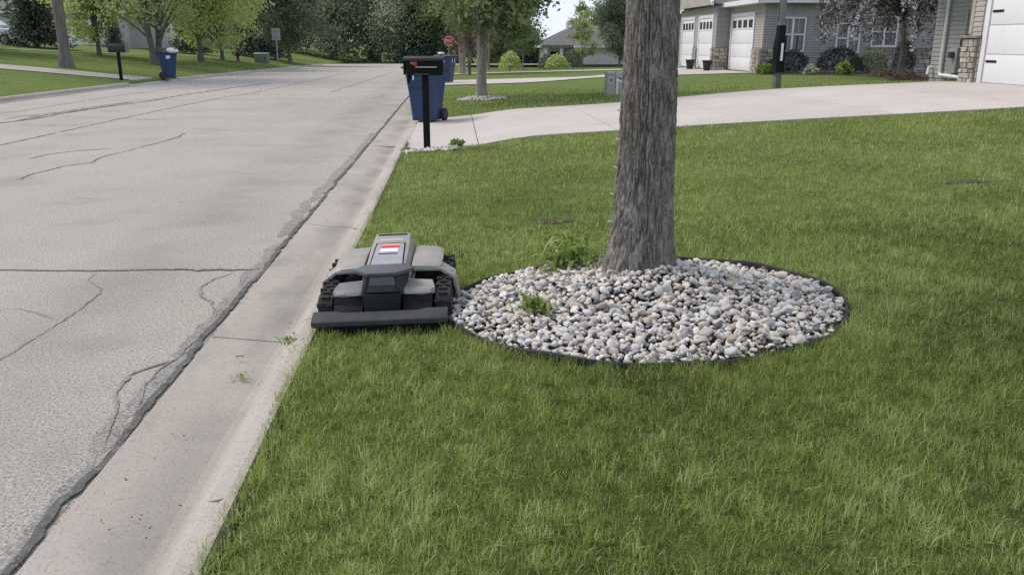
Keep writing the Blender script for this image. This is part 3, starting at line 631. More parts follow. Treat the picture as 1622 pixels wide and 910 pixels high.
# ------------------------------------------------------------------ weeds
def weed(name, x, y, z, label, n, length, wid, spread, up, seed, stems=1, cat='weed'):
    rg = np.random.default_rng(seed); root = empty(name, (x, y, z), 0, label, cat)
    VV = []; FF = []; TT = []; nv = 0; paths = []
    for k in range(n):
        a = rg.random() * 6.283; L = length * (0.55 + 0.6 * rg.random()); u = up * (0.5 + 0.8 * rg.random())
        o = np.array([rg.normal(0, spread), rg.normal(0, spread), 0.0]); 
        if stems > 1: o[2] = rg.random() * up * 1.4
        d = np.array([math.cos(a), math.sin(a), 0]); s = np.array([-d[1], d[0], 0]); w = wid * (0.7 + 0.6 * rg.random())
        pr = []
        for t, ww in ((0, 0.15), (0.25, 0.6), (0.5, 1.0), (0.75, 0.8), (1, 0.05)):
            c = o + d * L * t + np.array([0, 0, u * math.sin(t * 2.3) * (1 - 0.25 * t)]); jag = 1 + 0.35 * rg.normal()
            pr += [c + s * w * ww * 0.5 * jag + [0, 0, 0.15 * w * ww], c, c - s * w * ww * 0.5 * jag + [0, 0, 0.15 * w * ww]]
        VV.append(np.array(pr)); b = nv
        for i in range(4):
            FF += [(b + 3 * i, b + 3 * i + 1, b + 3 * i + 4, b + 3 * i + 3), (b + 3 * i + 1, b + 3 * i + 2, b + 3 * i + 5, b + 3 * i + 4)]
        nv += 15; TT.append(np.full(15, np.clip(0.5 + rg.normal(0, 0.22), 0, 1)))
        if stems > 1 and k % 3 == 0: paths.append((np.array([[0, 0, -0.02], [o[0] * 0.5, o[1] * 0.5, o[2] * 0.6], o]), [0.003, 0.0025, 0.0015]))
    np_mesh('leaves', np.concatenate(VV), [np.array(FF)], G['weed'], root, tint=np.concatenate(TT), smooth=True)
    if paths: V, F = tubes_np(paths, 5); np_mesh('stem', V, [F], G['weed'], root)
    return root
weed('weed', 0.72, 5.33, float(mound(0.72, 5.33)) - 0.03, 'bright green leafy weed clump growing at the left foot of the near tree', 110, 0.165, 0.032, 0.12, 0.12, 3, stems=3)
weed('weed', 0.42, 4.40, float(mound(0.42, 4.40)), 'small low green weed growing among the stones of the bed', 50, 0.055, 0.026, 0.045, 0.045, 4, stems=3)
weed('weed', -0.885, 4.27, 0.085, 'little green weed in the kerb joint beside the mower', 34, 0.05, 0.011, 0.03, 0.03, 5)
weed('weed', -1.10, 4.03, -0.005, 'tiny scrap of grass lying in the concrete gutter', 26, 0.035, 0.006, 0.022, 0.012, 6)
weed('weed', -0.70, 12.35, gz(-0.7, 12.35), 'tiny weed in the kerb joint by the near mailbox stones', 24, 0.07, 0.02, 0.03, 0.06, 7)

# ------------------------------------------------------------------ lawn grass
def grass(seed):
    rg = np.random.default_rng(seed); N = 2600000
    yaw = R(3.78)
    # sample distance by density n(d)*d
    D = np.linspace(1.55, 27, 2000)
    dens = 20000 * np.minimum(1, (3.8 / D) ** 2.05)
    pdf = dens * D * 1.34; cdf = np.cumsum(pdf) * (D[1] - D[0]); n = int(cdf[-1]); cdf /= cdf[-1]
    d = np.interp(rg.random(n), cdf, D); lat = (rg.random(n) * 2 - 1) * (0.67 * d + 0.25)
    x = lat * math.cos(yaw) + d * math.sin(yaw); y = -lat * math.sin(yaw) + d * math.cos(yaw)
    k = x > -0.775 + 0.03 * rg.normal(0, 1, n) + 0.02 * np.sin(y * 5)
    yn = 13.15 - 0.75 * (1 - sst(-0.78, 0.9, x)) - 0.25 * sst(4, 9, x); yf = 18.55 + 2.0 * sst(3, 8.5, x) - sst(8.8, 11, x)
    k &= (y < yn - 0.01) | (y > yf + 0.01)
    k &= (bed_r(x, y) > 1.012) & ~((x > 11) & (y < 23))
    k &= ~((np.abs(x + 0.36) < 0.36) & (np.abs(y - 12.45) < 0.42) & (rg.random(n) < 0.97))
    k &= ~((np.array([mnoise.noise((a * 8.0, b * 8.0, 21)) for a, b in zip(x, y)]) > 0.25) & (rg.random(n) < 0.6))
    for bx, by, br in ((0.83, 7.02, 0.27), (5.03, 8.02, 0.36), (2.9, 9.6, 0.2), (4.0, 10.6, 0.22), (-0.28, 4.22, 0.07), (3.2, 6.2, 0.12)):
        k &= ~((np.hypot((x - bx) / 1.6, y - by) < br * (0.5 + 0.7 * rg.random(n))) & (rg.random(n) < 0.6))
    # under the mower
    k &= ~((np.abs(x + 0.40) < 0.33) & (y > 4.34) & (y < 5.15))
    x, y, d = x[k], y[k], d[k]; n = len(x)
    cl = np.array([mnoise.noise((a * 3.2, b * 3.2, 0)) for a, b in zip(x, y)]); cl2 = np.array([mnoise.noise((a * 11, b * 11, 4)) for a, b in zip(x, y)])
    big = np.array([mnoise.noise((a * 0.7, b * 0.7, 8)) for a, b in zip(x, y)])
    h = 0.038 * np.clip(1 + 0.45 * cl + 0.65 * cl2, 0.35, 2) * np.exp(rg.normal(0, 0.28, n)) * (1 + 0.12 * (d > 9))
    edge = np.minimum(x + 0.775, np.where(np.abs(bed_r(x, y) - 1.03) < 0.05, 0.05, 9)); h *= np.where(edge < 0.08, 1.2, 1.0)
    wd = 0.0026 * np.exp(rg.normal(0, 0.2, n)) * np.maximum(1, (d / 3.8)) ** 0.95
    az = rg.random(n) * 2 * np.pi + 0.0; az = az + 1.2 * cl; ln = h * np.abs(rg.normal(0.55, 0.38, n)) * (1 + 0.5 * cl2)
    pull = 0.08 * h; lx, ly = np.cos(az) * ln + pull * np.cos(4 * big), np.sin(az) * ln + pull * np.sin(4 * big)
    sa = rg.random(n) * np.pi; sx, sy = np.cos(sa) * wd * 0.5, np.sin(sa) * wd * 0.5
    z = ground(x, y) - 0.006
    tint = np.clip(0.46 + 0.20 * cl + 0.30 * cl2 + 0.24 * big + rg.normal(0, 0.22, n), 0, 0.9); dry = rg.random(n) < 0.05; tint[dry] = 0.92 + 0.08 * rg.random(dry.sum())
    near = d < 7.0
    def blk(m, three):
        X, Y, Zz, H, LX, LY, SX, SY, T = x[m], y[m], z[m], h[m], lx[m], ly[m], sx[m], sy[m], tint[m]; c = len(X)
        tipz = Zz + np.sqrt(np.maximum(0.12 * H * H, H * H * 1.1 - 0.8 * (LX ** 2 + LY ** 2)))
        if three:
            V = np.stack([np.c_[X - SX, Y - SY, Zz], np.c_[X + SX, Y + SY, Zz], np.c_[X + LX * .33 + SX * .85, Y + LY * .33 + SY * .85, Zz + (tipz - Zz) * .62], np.c_[X + LX * .33 - SX * .85, Y + LY * .33 - SY * .85, Zz + (tipz - Zz) * .62], np.c_[X + LX, Y + LY, tipz]], 1).reshape(-1, 3)
            b = np.arange(c)[:, None] * 5; T5 = np.repeat(T, 5)
            return V, [b + [0, 1, 2, 3], b + [3, 2, 4]], np.clip(T5, 0, 1)
        V = np.stack([np.c_[X - SX, Y - SY, Zz], np.c_[X + SX, Y + SY, Zz], np.c_[X + LX * .8, Y + LY * .8, tipz]], 1).reshape(-1, 3)
        return V, [np.arange(c)[:, None] * 3 + [0, 1, 2]], np.repeat(T, 3)
    V1, F1, T1 = blk(near, True); V2, F2, T2 = blk(~near, False); o = len(V1)
    g = np_mesh('lawn_grass', np.concatenate([V1, V2]), [F1[0], np.concatenate([F1[1], F2[0] + o])], M['grass'], tint=np.concatenate([T1, T2]))
    tag(g, 'short green lawn grass on the near yard', 'grass', kind='stuff')
    return n
NG = grass(3)
rgb_ = np.random.default_rng(31)
for bx_, by_, rx_, ry_ in ((0.83, 7.02, 0.17, 0.10), (5.03, 8.02, 0.22, 0.10)):
    k_ = [1 + 0.25 * rgb_.normal() for _ in range(18)]; vs = [(bx_ + rx_ * k_[i] * math.cos(i * math.pi / 9), by_ + ry_ * k_[i] * math.sin(i * math.pi / 9)) for i in range(18)]
    tag(MB().add([(x, y, gz(x, y) + 0.004) for x, y in vs], [tuple(range(18))]).build('bare_soil', M['soil']), 'bare dark soil in the lawn ' + ('behind the stone bed' if bx_ < 2 else 'towards the right edge of view'), 'soil', kind='stuff')

# ------------------------------------------------------------------ robot mower
MZ = 0.108
mow = empty('robot_mower', (-0.415, 4.40, MZ), R(-3.2), 'grey and black tracked robot mower straddling the kerb edge and lawn', 'robot mower')
mow.rotation_euler = (R(0.6), R(-2.3), R(-3.2))
def sl_z(y): return 0.262 + (y - 0.27) * 0.235            # slope of the hood top
hb = MB()
hb.loft([[(-b, y, z0), (b, y, z0), (b, y, z0 + 0.03), (t, y, z1), (-t, y, z1), (-b, y, z0 + 0.03)] for y, b, t, z0, z1 in
    ((0.25, 0.135, 0.105, 0.15, sl_z(0.25)), (0.40, 0.150, 0.112, 0.165, sl_z(0.40)), (0.58, 0.152, 0.112, 0.19, sl_z(0.58)), (0.71, 0.145, 0.105, 0.20, sl_z(0.71)), (0.77, 0.128, 0.098, 0.205, sl_z(0.71) - 0.012))])
hood = hb.build('hood', M['shell'], mow, bevel=0.010)
def on_hood(name, pts, dz, th, m, par=hood):
    return MB().hex([(x, y, sl_z(y) + dz - th) for x, y in pts] + [(x, y, sl_z(y) + dz) for x, y in pts]).build(name, m, par)
on_hood('panel_seam', [(-0.098, 0.31), (0.098, 0.31), (0.088, 0.585), (-0.088, 0.585)], 0.0015, 0.004, M['black'])
on_hood('display_panel', [(-0.091, 0.31), (0.091, 0.31), (0.080, 0.572), (-0.080, 0.572)], 0.004, 0.006, M['panel'])
on_hood('red_strip', [(-0.052, 0.515), (0.058, 0.515), (0.054, 0.560), (-0.048, 0.560)], 0.0062, 0.003, M['pink'])
on_hood('red_strip', [(-0.051, 0.518), (0.056, 0.518), (0.055, 0.535), (-0.050, 0.535)], 0.0085, 0.003, M['red'])
on_hood('white_strip', [(-0.054, 0.465), (0.052, 0.465), (0.052, 0.508), (-0.052, 0.508)], 0.0062, 0.003, M['white'])
for k in range(9):
    x = -0.058 + 0.0125 * k; on_hood('lettering', [(x, 0.437), (x + 0.009, 0.437), (x + 0.009, 0.449), (x, 0.449)], 0.006, 0.002, M['darkgrey'])
for k in range(11):
    x = -0.062 + 0.0115 * k; on_hood('lettering', [(x, 0.622), (x + 0.008, 0.622), (x + 0.008, 0.632), (x, 0.632)], 0.0015, 0.002, M['white'])
on_hood('rear_vent', [(-0.088, 0.685), (0.088, 0.685), (0.086, 0.702), (-0.086, 0.702)], 0.002, 0.004, M['black'])
for s in (-1, 1):
    MB().loft([[(s * b, y, z), (s * (b + 0.003), y, z), (s * (b + 0.003), y, z + 0.006), (s * b, y, z + 0.006)] for y, b, z in ((0.30, 0.139, 0.196), (0.40, 0.147, 0.208), (0.58, 0.149, 0.236), (0.70, 0.143, 0.25))]).build('hood_seam', M['black'], hood)
# head with visor, camera recess and front box
MB().prism([(-0.168, 0.215), (-0.158, 0.190), (-0.082, 0.108), (0.082, 0.108), (0.158, 0.190), (0.168, 0.215), (0.118, 0.30), (-0.118, 0.30)], 0.262, 0.284).build('visor', M['slate'], mow, bevel=0.006)
head = MB().loft([[(-0.118, 0.095, 0.175), (0.118, 0.095, 0.175), (0.13, 0.30, 0.175), (-0.13, 0.30, 0.175)], [(-0.098, 0.125, 0.261), (0.098, 0.125, 0.261), (0.13, 0.30, 0.261), (-0.13, 0.30, 0.261)]]).build('head', M['darkgrey'], mow, bevel=0.005)
MB().hex([(-0.074, 0.105, 0.214), (0.074, 0.105, 0.214), (0.074, 0.14, 0.214), (-0.074, 0.14, 0.214), (-0.066, 0.117, 0.258), (0.066, 0.117, 0.258), (0.066, 0.15, 0.258), (-0.066, 0.15, 0.258)]).build('sensor_window', M['glass'], head)
MB().tube([(0.0, 0.110, 0.231), (0.0, 0.104, 0.2305)], [0.007, 0.006], 12).build('lens', M['midgrey'], head)
MB().hex([(-0.088, 0.086, 0.180), (0.088, 0.086, 0.180), (0.088, 0.12, 0.180), (-0.088, 0.12, 0.180), (-0.064, 0.098, 0.212), (0.064, 0.098, 0.212), (0.064, 0.13, 0.212), (-0.064, 0.13, 0.212)]).build('face_plate', M['darkgrey'], head, bevel=0.003)
for s in (-1, 1):
    MB().hex([(s * 0.120, 0.094, 0.165), (s * 0.100, 0.088, 0.165), (s * 0.100, 0.12, 0.165), (s * 0.120, 0.12, 0.165), (s * 0.096, 0.118, 0.252), (s * 0.078, 0.112, 0.252), (s * 0.078, 0.14, 0.252), (s * 0.096, 0.14, 0.252)]).build('cheek', M['darkgrey'], head, bevel=0.003)
MB().hex([(-0.092, 0.020, 0.058), (0.092, 0.020, 0.058), (0.092, 0.24, 0.058), (-0.092, 0.24, 0.058), (-0.108, 0.068, 0.172), (0.108, 0.068, 0.172), (0.108, 0.24, 0.172), (-0.108, 0.24, 0.172)]).build('front_box', M['black'], mow, bevel=0.006)
MB().box(-0.097, 0.097, 0.016, 0.022, 0.062, 0.070).build('front_box_rim', M['darkgrey'], mow)
for s in (-1, 1):
    # front pods: grey cap over a dark housing
    pod = MB().loft([[(s * 0.105, y0, z0), (s * 0.262, y0 + 0.012, z0 - 0.012), (s * 0.285, y0 + 0.05, z0 - 0.014), (s * 0.265, y0 + 0.13, z0 + 0.006), (s * 0.105, y0 + 0.16, z0 + 0.010)] for y0, z0 in ((0.100, 0.160), (0.104, 0.174), (0.122, 0.190))]).build('pod_cap', M['shell'] if s > 0 else M['midgrey'], mow, bevel=0.004)
    MB().box(min(s * 0.13, s * 0.20), max(s * 0.13, s * 0.20), 0.0985, 0.104, 0.162, 0.166).build('trim_line', M['panel'], pod)
    MB().loft([[(s * 0.110, y0, z0), (s * x1, y0 + 0.005, z0), (s * x1, 0.25, z0), (s * 0.110, 0.25, z0)] for y0, z0, x1 in ((0.05, 0.05, 0.255), (0.045, 0.085, 0.268), (0.085, 0.112, 0.272), (0.108, 0.157, 0.270))]).build('pod_housing', M['black'], mow, bevel=0.004)
    # rear fenders fold down outside the tracks
    f = MB().loft([[(s * 0.150, y, z - 0.010), (s * 0.300, y, z - 0.014), (s * 0.370, y + 0.01, z - 0.070), (s * 0.392, y + 0.02, 0.035), (s * 0.406, y + 0.02, 0.035), (s * 0.386, y + 0.01, z - 0.055), (s * 0.308, y, z), (s * 0.150, y, z + 0.008)] for y, z in ((0.36, 0.228), (0.46, 0.246))])
    f.build('fender_edge', M['shell'], mow, bevel=0.003)
    MB().loft([[(s * 0.138, y, z - 0.012), (s * xo, y, z - 0.016), (s * (xo + 0.012), y, z - 0.004), (s * (xo - 0.02), y, z + 0.006), (s * 0.138, y, z + 0.014)] for y, z, xo in ((0.365, 0.236, 0.288), (0.40, 0.246, 0.300), (0.52, 0.264, 0.304), (0.66, 0.276, 0.294), (0.74, 0.266, 0.270), (0.765, 0.245, 0.255))]).build('fender', M['shell'], mow, bevel=0.010)
    MB().box(min(s * 0.12, s * 0.27), max(s * 0.12, s * 0.27), 0.28, 0.74, 0.08, 0.165).build('side_housing', M['black'], mow, bevel=0.008)
    # track: belt round two sprockets, raised lugs
    y1, z1, r1, y2, z2, r2 = 0.175, 0.078, 0.072, 0.66, 0.108, 0.105
    ba = math.asin((r2 - r1) / (y2 - y1)); path = []
    a0 = math.atan2(z2 - z1, y2 - y1)
    for t in np.linspace(a0 + math.pi / 2 + ba, a0 + 1.5 * math.pi - ba, 14): path.append((y1 + r1 * math.cos(t), z1 + r1 * math.sin(t)))
    for t in np.linspace(a0 - math.pi / 2 - ba, a0 + math.pi / 2 + ba, 18): path.append((y2 + r2 * math.cos(t), z2 + r2 * math.sin(t)))
    xa, xb = sorted((s * 0.285, s * 0.365)); poly = path
    belt = MB().loft([[(xa, y, z) for y, z in poly], [(xb, y, z) for y, z in poly]]).build('track', M['rubber'], mow)
    P2 = np.array(path + [path[0]]); seg = np.r_[0, np.cumsum(np.hypot(*np.diff(P2, axis=0).T))]; lug = MB(); nl = int(seg[-1] / 0.046)
    for k in range(nl):
        u = seg[-1] * (k + 0.5) / nl; y, z = np.interp(u, seg, P2[:, 0]), np.interp(u, seg, P2[:, 1]); yn2, zn2 = np.interp((u + 0.004) % seg[-1], seg, P2[:, 0]), np.interp((u + 0.004) % seg[-1], seg, P2[:, 1])
        t = np.array([yn2 - y, zn2 - z]); t /= np.linalg.norm(t) + 1e-9; nn = np.array([t[1], -t[0]])
        if nn @ (np.array([y, z]) - np.array([(y1 + y2) / 2, 0.1])) < 0: nn = -nn
        for xa2, xb2 in (((xa - 0.003, xa + 0.030), (xb - 0.030, xb + 0.003)) if k % 2 else ((xa + 0.018, xb - 0.018),)):
            c = [np.array([y, z]) + t * 0.013 * sg - nn * 0.004 for sg in (-1, 1)]; c2 = [np.array([y, z]) + t * 0.009 * sg + nn * 0.015 for sg in (-1, 1)]
            lug.hex([(xa2, *c[0]), (xb2, *c[0]), (xb2, *c[1]), (xa2, *c[1]), (xa2, *c2[0]), (xb2, *c2[0]), (xb2, *c2[1]), (xa2, *c2[1])])
    tag(lug.build('track_lugs', M['rubber'], belt), kind='stuff')
    for yy, zz2, rr2 in ((y1, z1, r1 - 0.02), (y2, z2, r2 - 0.025), (0.42, 0.06, 0.045)):
        MB().tube([(s * 0.360, yy, zz2), (s * 0.370, yy, zz2), (s * 0.374, yy, zz2)], [rr2, rr2, rr2 * 0.6], 18).build('sprocket', M['darkgrey'], mow)
MB().box(-0.13, 0.13, 0.22, 0.74, 0.06, 0.20).build('chassis', M['black'], mow, bevel=0.008)
# bumper bar with raised ends, cutting deck below
def bump_ring(x): 
    e = 0.010 if abs(x) > 0.22 else 0.0
    return [(x, -0.086, 0.046), (x, -0.104, 0.058), (x, -0.104, 0.082), (x, -0.094, 0.090), (x, -0.030, 0.104 + e), (x, -0.004, 0.102 + e), (x, 0.0, 0.050)]
MB().loft([bump_ring(x) for x in (-0.362, -0.25, -0.20, 0.0, 0.20, 0.25, 0.362)]).build('bumper', M['bumper'], mow, bevel=0.003)
MB().loft([[(-0.340, -0.080, 0.058), (0.340, -0.080, 0.058), (0.340, 0.30, 0.065), (-0.340, 0.30, 0.065)], [(-0.325, -0.07, -0.012), (0.325, -0.07, -0.012), (0.325, 0.30, 0.006), (-0.325, 0.30, 0.006)]]).build('cutting_deck', M['black'], mow, bevel=0.008)
for s in (-1, 1): MB().lathe([(0.02, 0), (0.02, 0.03), (0.012, 0.036)], 12, (s * 0.125, 0.01, 0.055)).build('bolt_post', M['midgrey'], mow)

# ------------------------------------------------------------------ near mailbox and its stones
mb = empty('mailbox', (-0.415, 12.45, gz(-0.415, 12.45)), 0, 'black post mailbox with a small red tag standing near the driveway corner', 'mailbox')
MB().box(-0.048, 0.048, -0.048, 0.048, -0.1, 1.06).build('post', M['black'], mb, bevel=0.006)
bx = MB().loft([[(-0.25, y0, z), (0.25, y0, z), (0.25, y1, z), (-0.25, y1, z)] for y0, y1, z in ((-0.11, 0.11, 1.05),)] + [[(-0.265, -0.125, 1.25), (0.265, -0.125, 1.25), (0.265, 0.125, 1.25), (-0.265, 0.125, 1.25)]]).build('box', M['black'], mb, bevel=0.008)
MB().loft([[(-0.295, -0.145, 1.248), (0.275, -0.145, 1.248), (0.275, 0.145, 1.248), (-0.295, 0.145, 1.248)], [(-0.295, -0.135, 1.285), (0.275, -0.135, 1.285), (0.275, 0.135, 1.285), (-0.295, 0.135, 1.285)], [(-0.285, -0.07, 1.312), (0.265, -0.07, 1.312), (0.265, 0.07, 1.312), (-0.285, 0.07, 1.312)]]).build('roof', M['darkgrey'], mb, bevel=0.008)
MB().box(-0.30, -0.272, -0.115, 0.115, 1.06, 1.25).build('door', M['black'], mb, bevel=0.005)
MB().box(-0.305, -0.298, -0.03, 0.03, 1.215, 1.235).build('door_handle', M['midgrey'], mb)
MB().box(-0.16, -0.105, -0.131, -0.124, 1.185, 1.238).build('red_tag', M['red'], mb)
MB().box(-0.20, -0.16, -0.1305, -0.124, 1.205, 1.236).build('paper_label', M['curtain'], mb)
MB().box(-0.13, 0.17, -0.1275, -0.119, 1.160, 1.170).build('slot_highlight', M['white'], mb)  # pale strip: highlight along the slot, put into the colour
MB().box(-0.16, 0.06, -0.1195, -0.110, 1.066, 1.073).build('slot_highlight', M['midgrey'], mb)  # second, duller highlight line painted below
MB().hex([(-0.25, -0.05, 0.95), (-0.22, -0.05, 0.93), (-0.22, 0.05, 0.93), (-0.25, 0.05, 0.95), (-0.25, -0.06, 1.055), (-0.19, -0.06, 1.055), (-0.19, 0.06, 1.055), (-0.25, 0.06, 1.055)]).build('bracket', M['black'], mb)
ms = empty('stone_patch', (-0.36, 12.45, gz(-0.36, 12.45)), 0, 'small patch of pale stones around the near mailbox post', 'stone patch')
rs = np.random.default_rng(8); pts = []
for k in range(330):
    x, y = -0.36 + rs.uniform(-0.38, 0.40), 12.45 + rs.uniform(-0.40, 0.34)
    if x > -0.74 and abs(x + 0.415) + abs(y - 12.45) > 0.09: pts.append((x, y))
pts = np.array(pts); rad = rs.uniform(0.02, 0.036, len(pts)); Z0 = ground(pts[:, 0], pts[:, 1]) + 0.012
P3 = np.c_[pts, Z0]; o_ = np.argsort(pts[:, 1]); stones(ms, P3[o_] - np.array(ms.location), rad[o_], 0, M['stone'], rs)
tp = empty('shrub', (0.02, 12.92, gz(0.02, 12.92)), 0, 'tiny clipped green shrub at the driveway edge by the near mailbox', 'shrub')
rg = np.random.default_rng(21); P = rg.normal(0, 1, (420, 3)); P /= np.linalg.norm(P, axis=1)[:, None]; P *= (rg.random(420) ** 0.4)[:, None] * [0.11, 0.10, 0.07]; P[:, 2] += 0.07
V, F, T = leaf_quads(P, np.full(420, 0.045), rg, np.clip(0.45 + rg.normal(0, 0.2, 420) + P[:, 2], 0, 1), -0.5); np_mesh('foliage', V, [F], G['weed'], tp, tint=T)
MB().tube([(0, 0, -0.02), (0, 0, 0.08)], 0.012, 6).build('stem', M['bark_far'], tp)

# ------------------------------------------------------------------ wheeled bins
def wheelie(name, x, y, z, rz, label, lid_open=False, emblem=True, s=1.0):
    r = empty(name, (x, y, z), rz, label, 'bin', 'blue wheeled bins'); r.scale = (s, s, s)
    # local: +y is the wheel and handle side, front faces -y
    def ring(hx, y0, y1, z): return [(-hx, y0 + 0.04, z), (-hx + 0.04, y0, z), (hx - 0.04, y0, z), (hx, y0 + 0.04, z), (hx, y1 - 0.03, z), (hx - 0.03, y1, z), (-hx + 0.03, y1, z), (-hx, y1 - 0.03, z)]
    body = MB().loft([ring(0.22, -0.22, 0.20, 0.03), ring(0.225, -0.225, 0.22, 0.12), ring(0.265, -0.29, 0.31, 0.66), ring(0.272, -0.30, 0.315, 0.70), ring(0.29, -0.34, 0.36, 0.955), ring(0.315, -0.36, 0.385, 0.965), ring(0.315, -0.36, 0.385, 1.0)]).build('body', M['bin_blue'], r, bevel=0.006)
    if lid_open:
        lid = MB().loft([[(-0.32, 0.40, 1.005), (0.32, 0.40, 1.005), (0.32, -0.36, 1.20), (-0.32, -0.36, 1.20)], [(-0.31, 0.40, 1.03), (0.31, 0.40, 1.03), (0.30, 0.0, 1.20), (-0.30, 0.0, 1.20)], [(-0.25, 0.36, 1.06), (0.25, 0.36, 1.06), (0.25, 0.05, 1.21), (-0.25, 0.05, 1.21)]])
        lid = MB().hex([(-0.32, 0.40, 1.00), (0.32, 0.40, 1.00), (0.32, -0.34, 1.12), (-0.32, -0.34, 1.12), (-0.31, 0.40, 1.03), (0.31, 0.40, 1.03), (0.31, -0.34, 1.155), (-0.31, -0.34, 1.155)]).build('lid', M['bin_lid'], r, bevel=0.01)
    else:
        MB().loft([[(-0.325, -0.40, 1.002), (0.325, -0.40, 1.002), (0.325, 0.41, 1.002), (-0.325, 0.41, 1.002)], [(-0.325, -0.40, 1.03), (0.325, -0.40, 1.03), (0.325, 0.41, 1.03), (-0.325, 0.41, 1.03)], [(-0.26, -0.33, 1.075), (0.26, -0.33, 1.075), (0.26, 0.34, 1.075), (-0.26, 0.34, 1.075)]]).build('lid', M['bin_lid'], r, bevel=0.012)
    MB().tube([(-0.24, 0.38, 0.97), (-0.24, 0.44, 0.985), (0.24, 0.44, 0.985), (0.24, 0.38, 0.97)], 0.016, 8).build('handle', M['bin_lid'], r)
    for sx in (-1, 1):
        wl = MB().tube([(sx * 0.235, 0.235, 0.125), (sx * 0.292, 0.235, 0.125)], [0.125, 0.125], 20).build('wheel', M['rubber'], r, bevel=0.008)
        MB().tube([(sx * 0.290, 0.235, 0.125), (sx * 0.297, 0.235, 0.125)], [0.075, 0.06], 14).build('hub', M['bin_lid'], wl)
        MB().box(sx * 0.10 - 0.014, sx * 0.10 + 0.014, -0.345, -0.318, 0.79, 0.92).build('grip', M['white'], r, bevel=0.008)
    MB().tube([(-0.24, 0.235, 0.125), (0.24, 0.235, 0.125)], 0.012, 8).build('axle', M['metal'], r)
    MB().box(-0.235, 0.235, -0.300, -0.285, 0.625, 0.655).build('lift_bar', M['bin_lid'], r)
    if emblem:
        for sx in (-1, 1):
            em = MB()
            for k, (cy, cz, rr2) in enumerate(((0.0, 0.82, 0.05), (0.05, 0.84, 0.035), (-0.05, 0.835, 0.038), (0.02, 0.775, 0.035), (-0.035, 0.785, 0.03), (0.06, 0.795, 0.025))):
                em.tube([(sx * 0.268, cy, cz), (sx * (0.2905 + 0.0006 * k), cy, cz)], [rr2, rr2], 9)
            em.build('emblem', M['bag'], r)
    return r
wheelie('wheeled_bin', -0.58, 17.75, gz(-0.58, 17.75) + 0.02, R(-24), 'blue wheeled bin behind the near mailbox on the driveway apron', emblem=False, s=1.06)
wheelie('wheeled_bin', -0.32, 34.2, gz(-0.3, 34.2) + 0.02, R(62), 'blue wheeled bin farther up the kerb beside the stop sign', s=0.98)
bl = wheelie('wheeled_bin', -12.85, 40.3, gz(-13.2, 40.3) + 0.0, R(112), 'blue wheeled bin across the street with a white bag lifting its lid', lid_open=True, s=1.16)
bag = MB().lathe([(0.02, 0.0), (0.16, 0.01), (0.24, 0.06), (0.22, 0.13), (0.12, 0.18), (0.03, 0.20)], 12).build('rubbish_bag', M['bag'], smooth=True)
for v in bag.data.vertices: v.co += Vector((0.03, 0.03, 0.02)) * mnoise.noise(v.co * 9)
bag.scale = (1.25, 1.25, 1.25); bag.location = (-12.60, 40.20, gz(-13.2, 40.3) + 1.10); tag(bag, 'white rubbish bag bulging from the bin across the street', 'rubbish bag')
cap = MB().lathe([(0.10, 0), (0.13, 0.02), (0.13, 0.07), (0.10, 0.09), (0.01, 0.095)], 12).build('white_lid', M['bag'], smooth=True)
cap.location = (-0.50, 34.1, gz(-0.3, 34.2) + 1.08); tag(cap, 'round white container on top of the bin beside the stop sign', 'container')

# ------------------------------------------------------------------ opposite mailbox, sign posts, hydrant, cabinets, lamp post
m2 = empty('mailbox', (-13.75, 37.0, gz(-13.75, 37.0)), 0, 'dark arched mailbox on a slim post across the street', 'mailbox')
MB().box(-0.055, 0.055, -0.055, 0.055, -0.1, 1.12).build('post', M['black'], m2, bevel=0.005)
arc = [(-0.17, 1.10), (0.17, 1.10), (0.17, 1.32)] + [(0.17 * math.cos(t), 1.32 + 0.13 * math.sin(t)) for t in np.linspace(0.3, math.pi - 0.3, 7)] + [(-0.17, 1.32)]
b2 = MB().loft([[(x, y, z) for y, z in arc] for x in (-0.34, 0.36)]).build('box', M['darkgrey'], m2, bevel=0.01)
MB().loft([[(x, y * 1.03, 1.1 + (z - 1.1) * 1.02) for y, z in arc] for x in (0.361, 0.385)]).build('door', M['midgrey'], m2)
st = empty('stop_sign', (-0.42, 75, gz(-0.42, 75)), 0, 'red stop sign on a thin steel post at the far corner', 'stop sign')
MB().box(-0.03, 0.03, -0.02, 0.02, -0.1, 2.4).build('post', M['metal'], st)
oc = lambda r: [(r * math.cos(R(22.5 + 45 * k)), r * math.sin(R(22.5 + 45 * k))) for k in range(8)]
pl = MB().loft([[(x, -0.022, 2.05 + z) for x, z in oc(0.42)], [(x, -0.03, 2.05 + z) for x, z in oc(0.42)]]).build('plate', M['white'], st)
MB().loft([[(x, -0.028, 2.05 + z) for x, z in oc(0.385)], [(x, -0.034, 2.05 + z) for x, z in oc(0.385)]]).build('red_face', M['red'], pl)
fc = bpy.data.curves.new('lettering', 'FONT'); fc.body = 'STOP'; fc.size = 0.30; fc.align_x = 'CENTER'; fc.align_y = 'CENTER'; fc.extrude = 0.002
tmp = bpy.data.objects.new('tmp', fc); lme = bpy.data.meshes.new_from_object(tmp); bpy.data.objects.remove(tmp)
lo = link('lettering', lme, M['white'], pl); lo.location = (0, -0.038, 2.05); lo.rotation_euler = (R(90), 0, 0)
sg = empty('road_sign', (-13.75, 69.5, gz(-13.75, 69.5)), R(8), 'grey back of a square road sign on a steel post', 'road sign')
MB().box(-0.05, 0.05, -0.03, 0.03, -0.1, 2.8).build('post', M['metal'], sg)
MB().box(-0.32, 0.32, 0.031, 0.04, 1.95, 2.85).build('plate', M['metal'], sg)
for zz3 in (2.15, 2.6): MB().box(-0.28, 0.28, -0.045, -0.031, zz3, zz3 + 0.05).build('brace', M['metal'], sg)
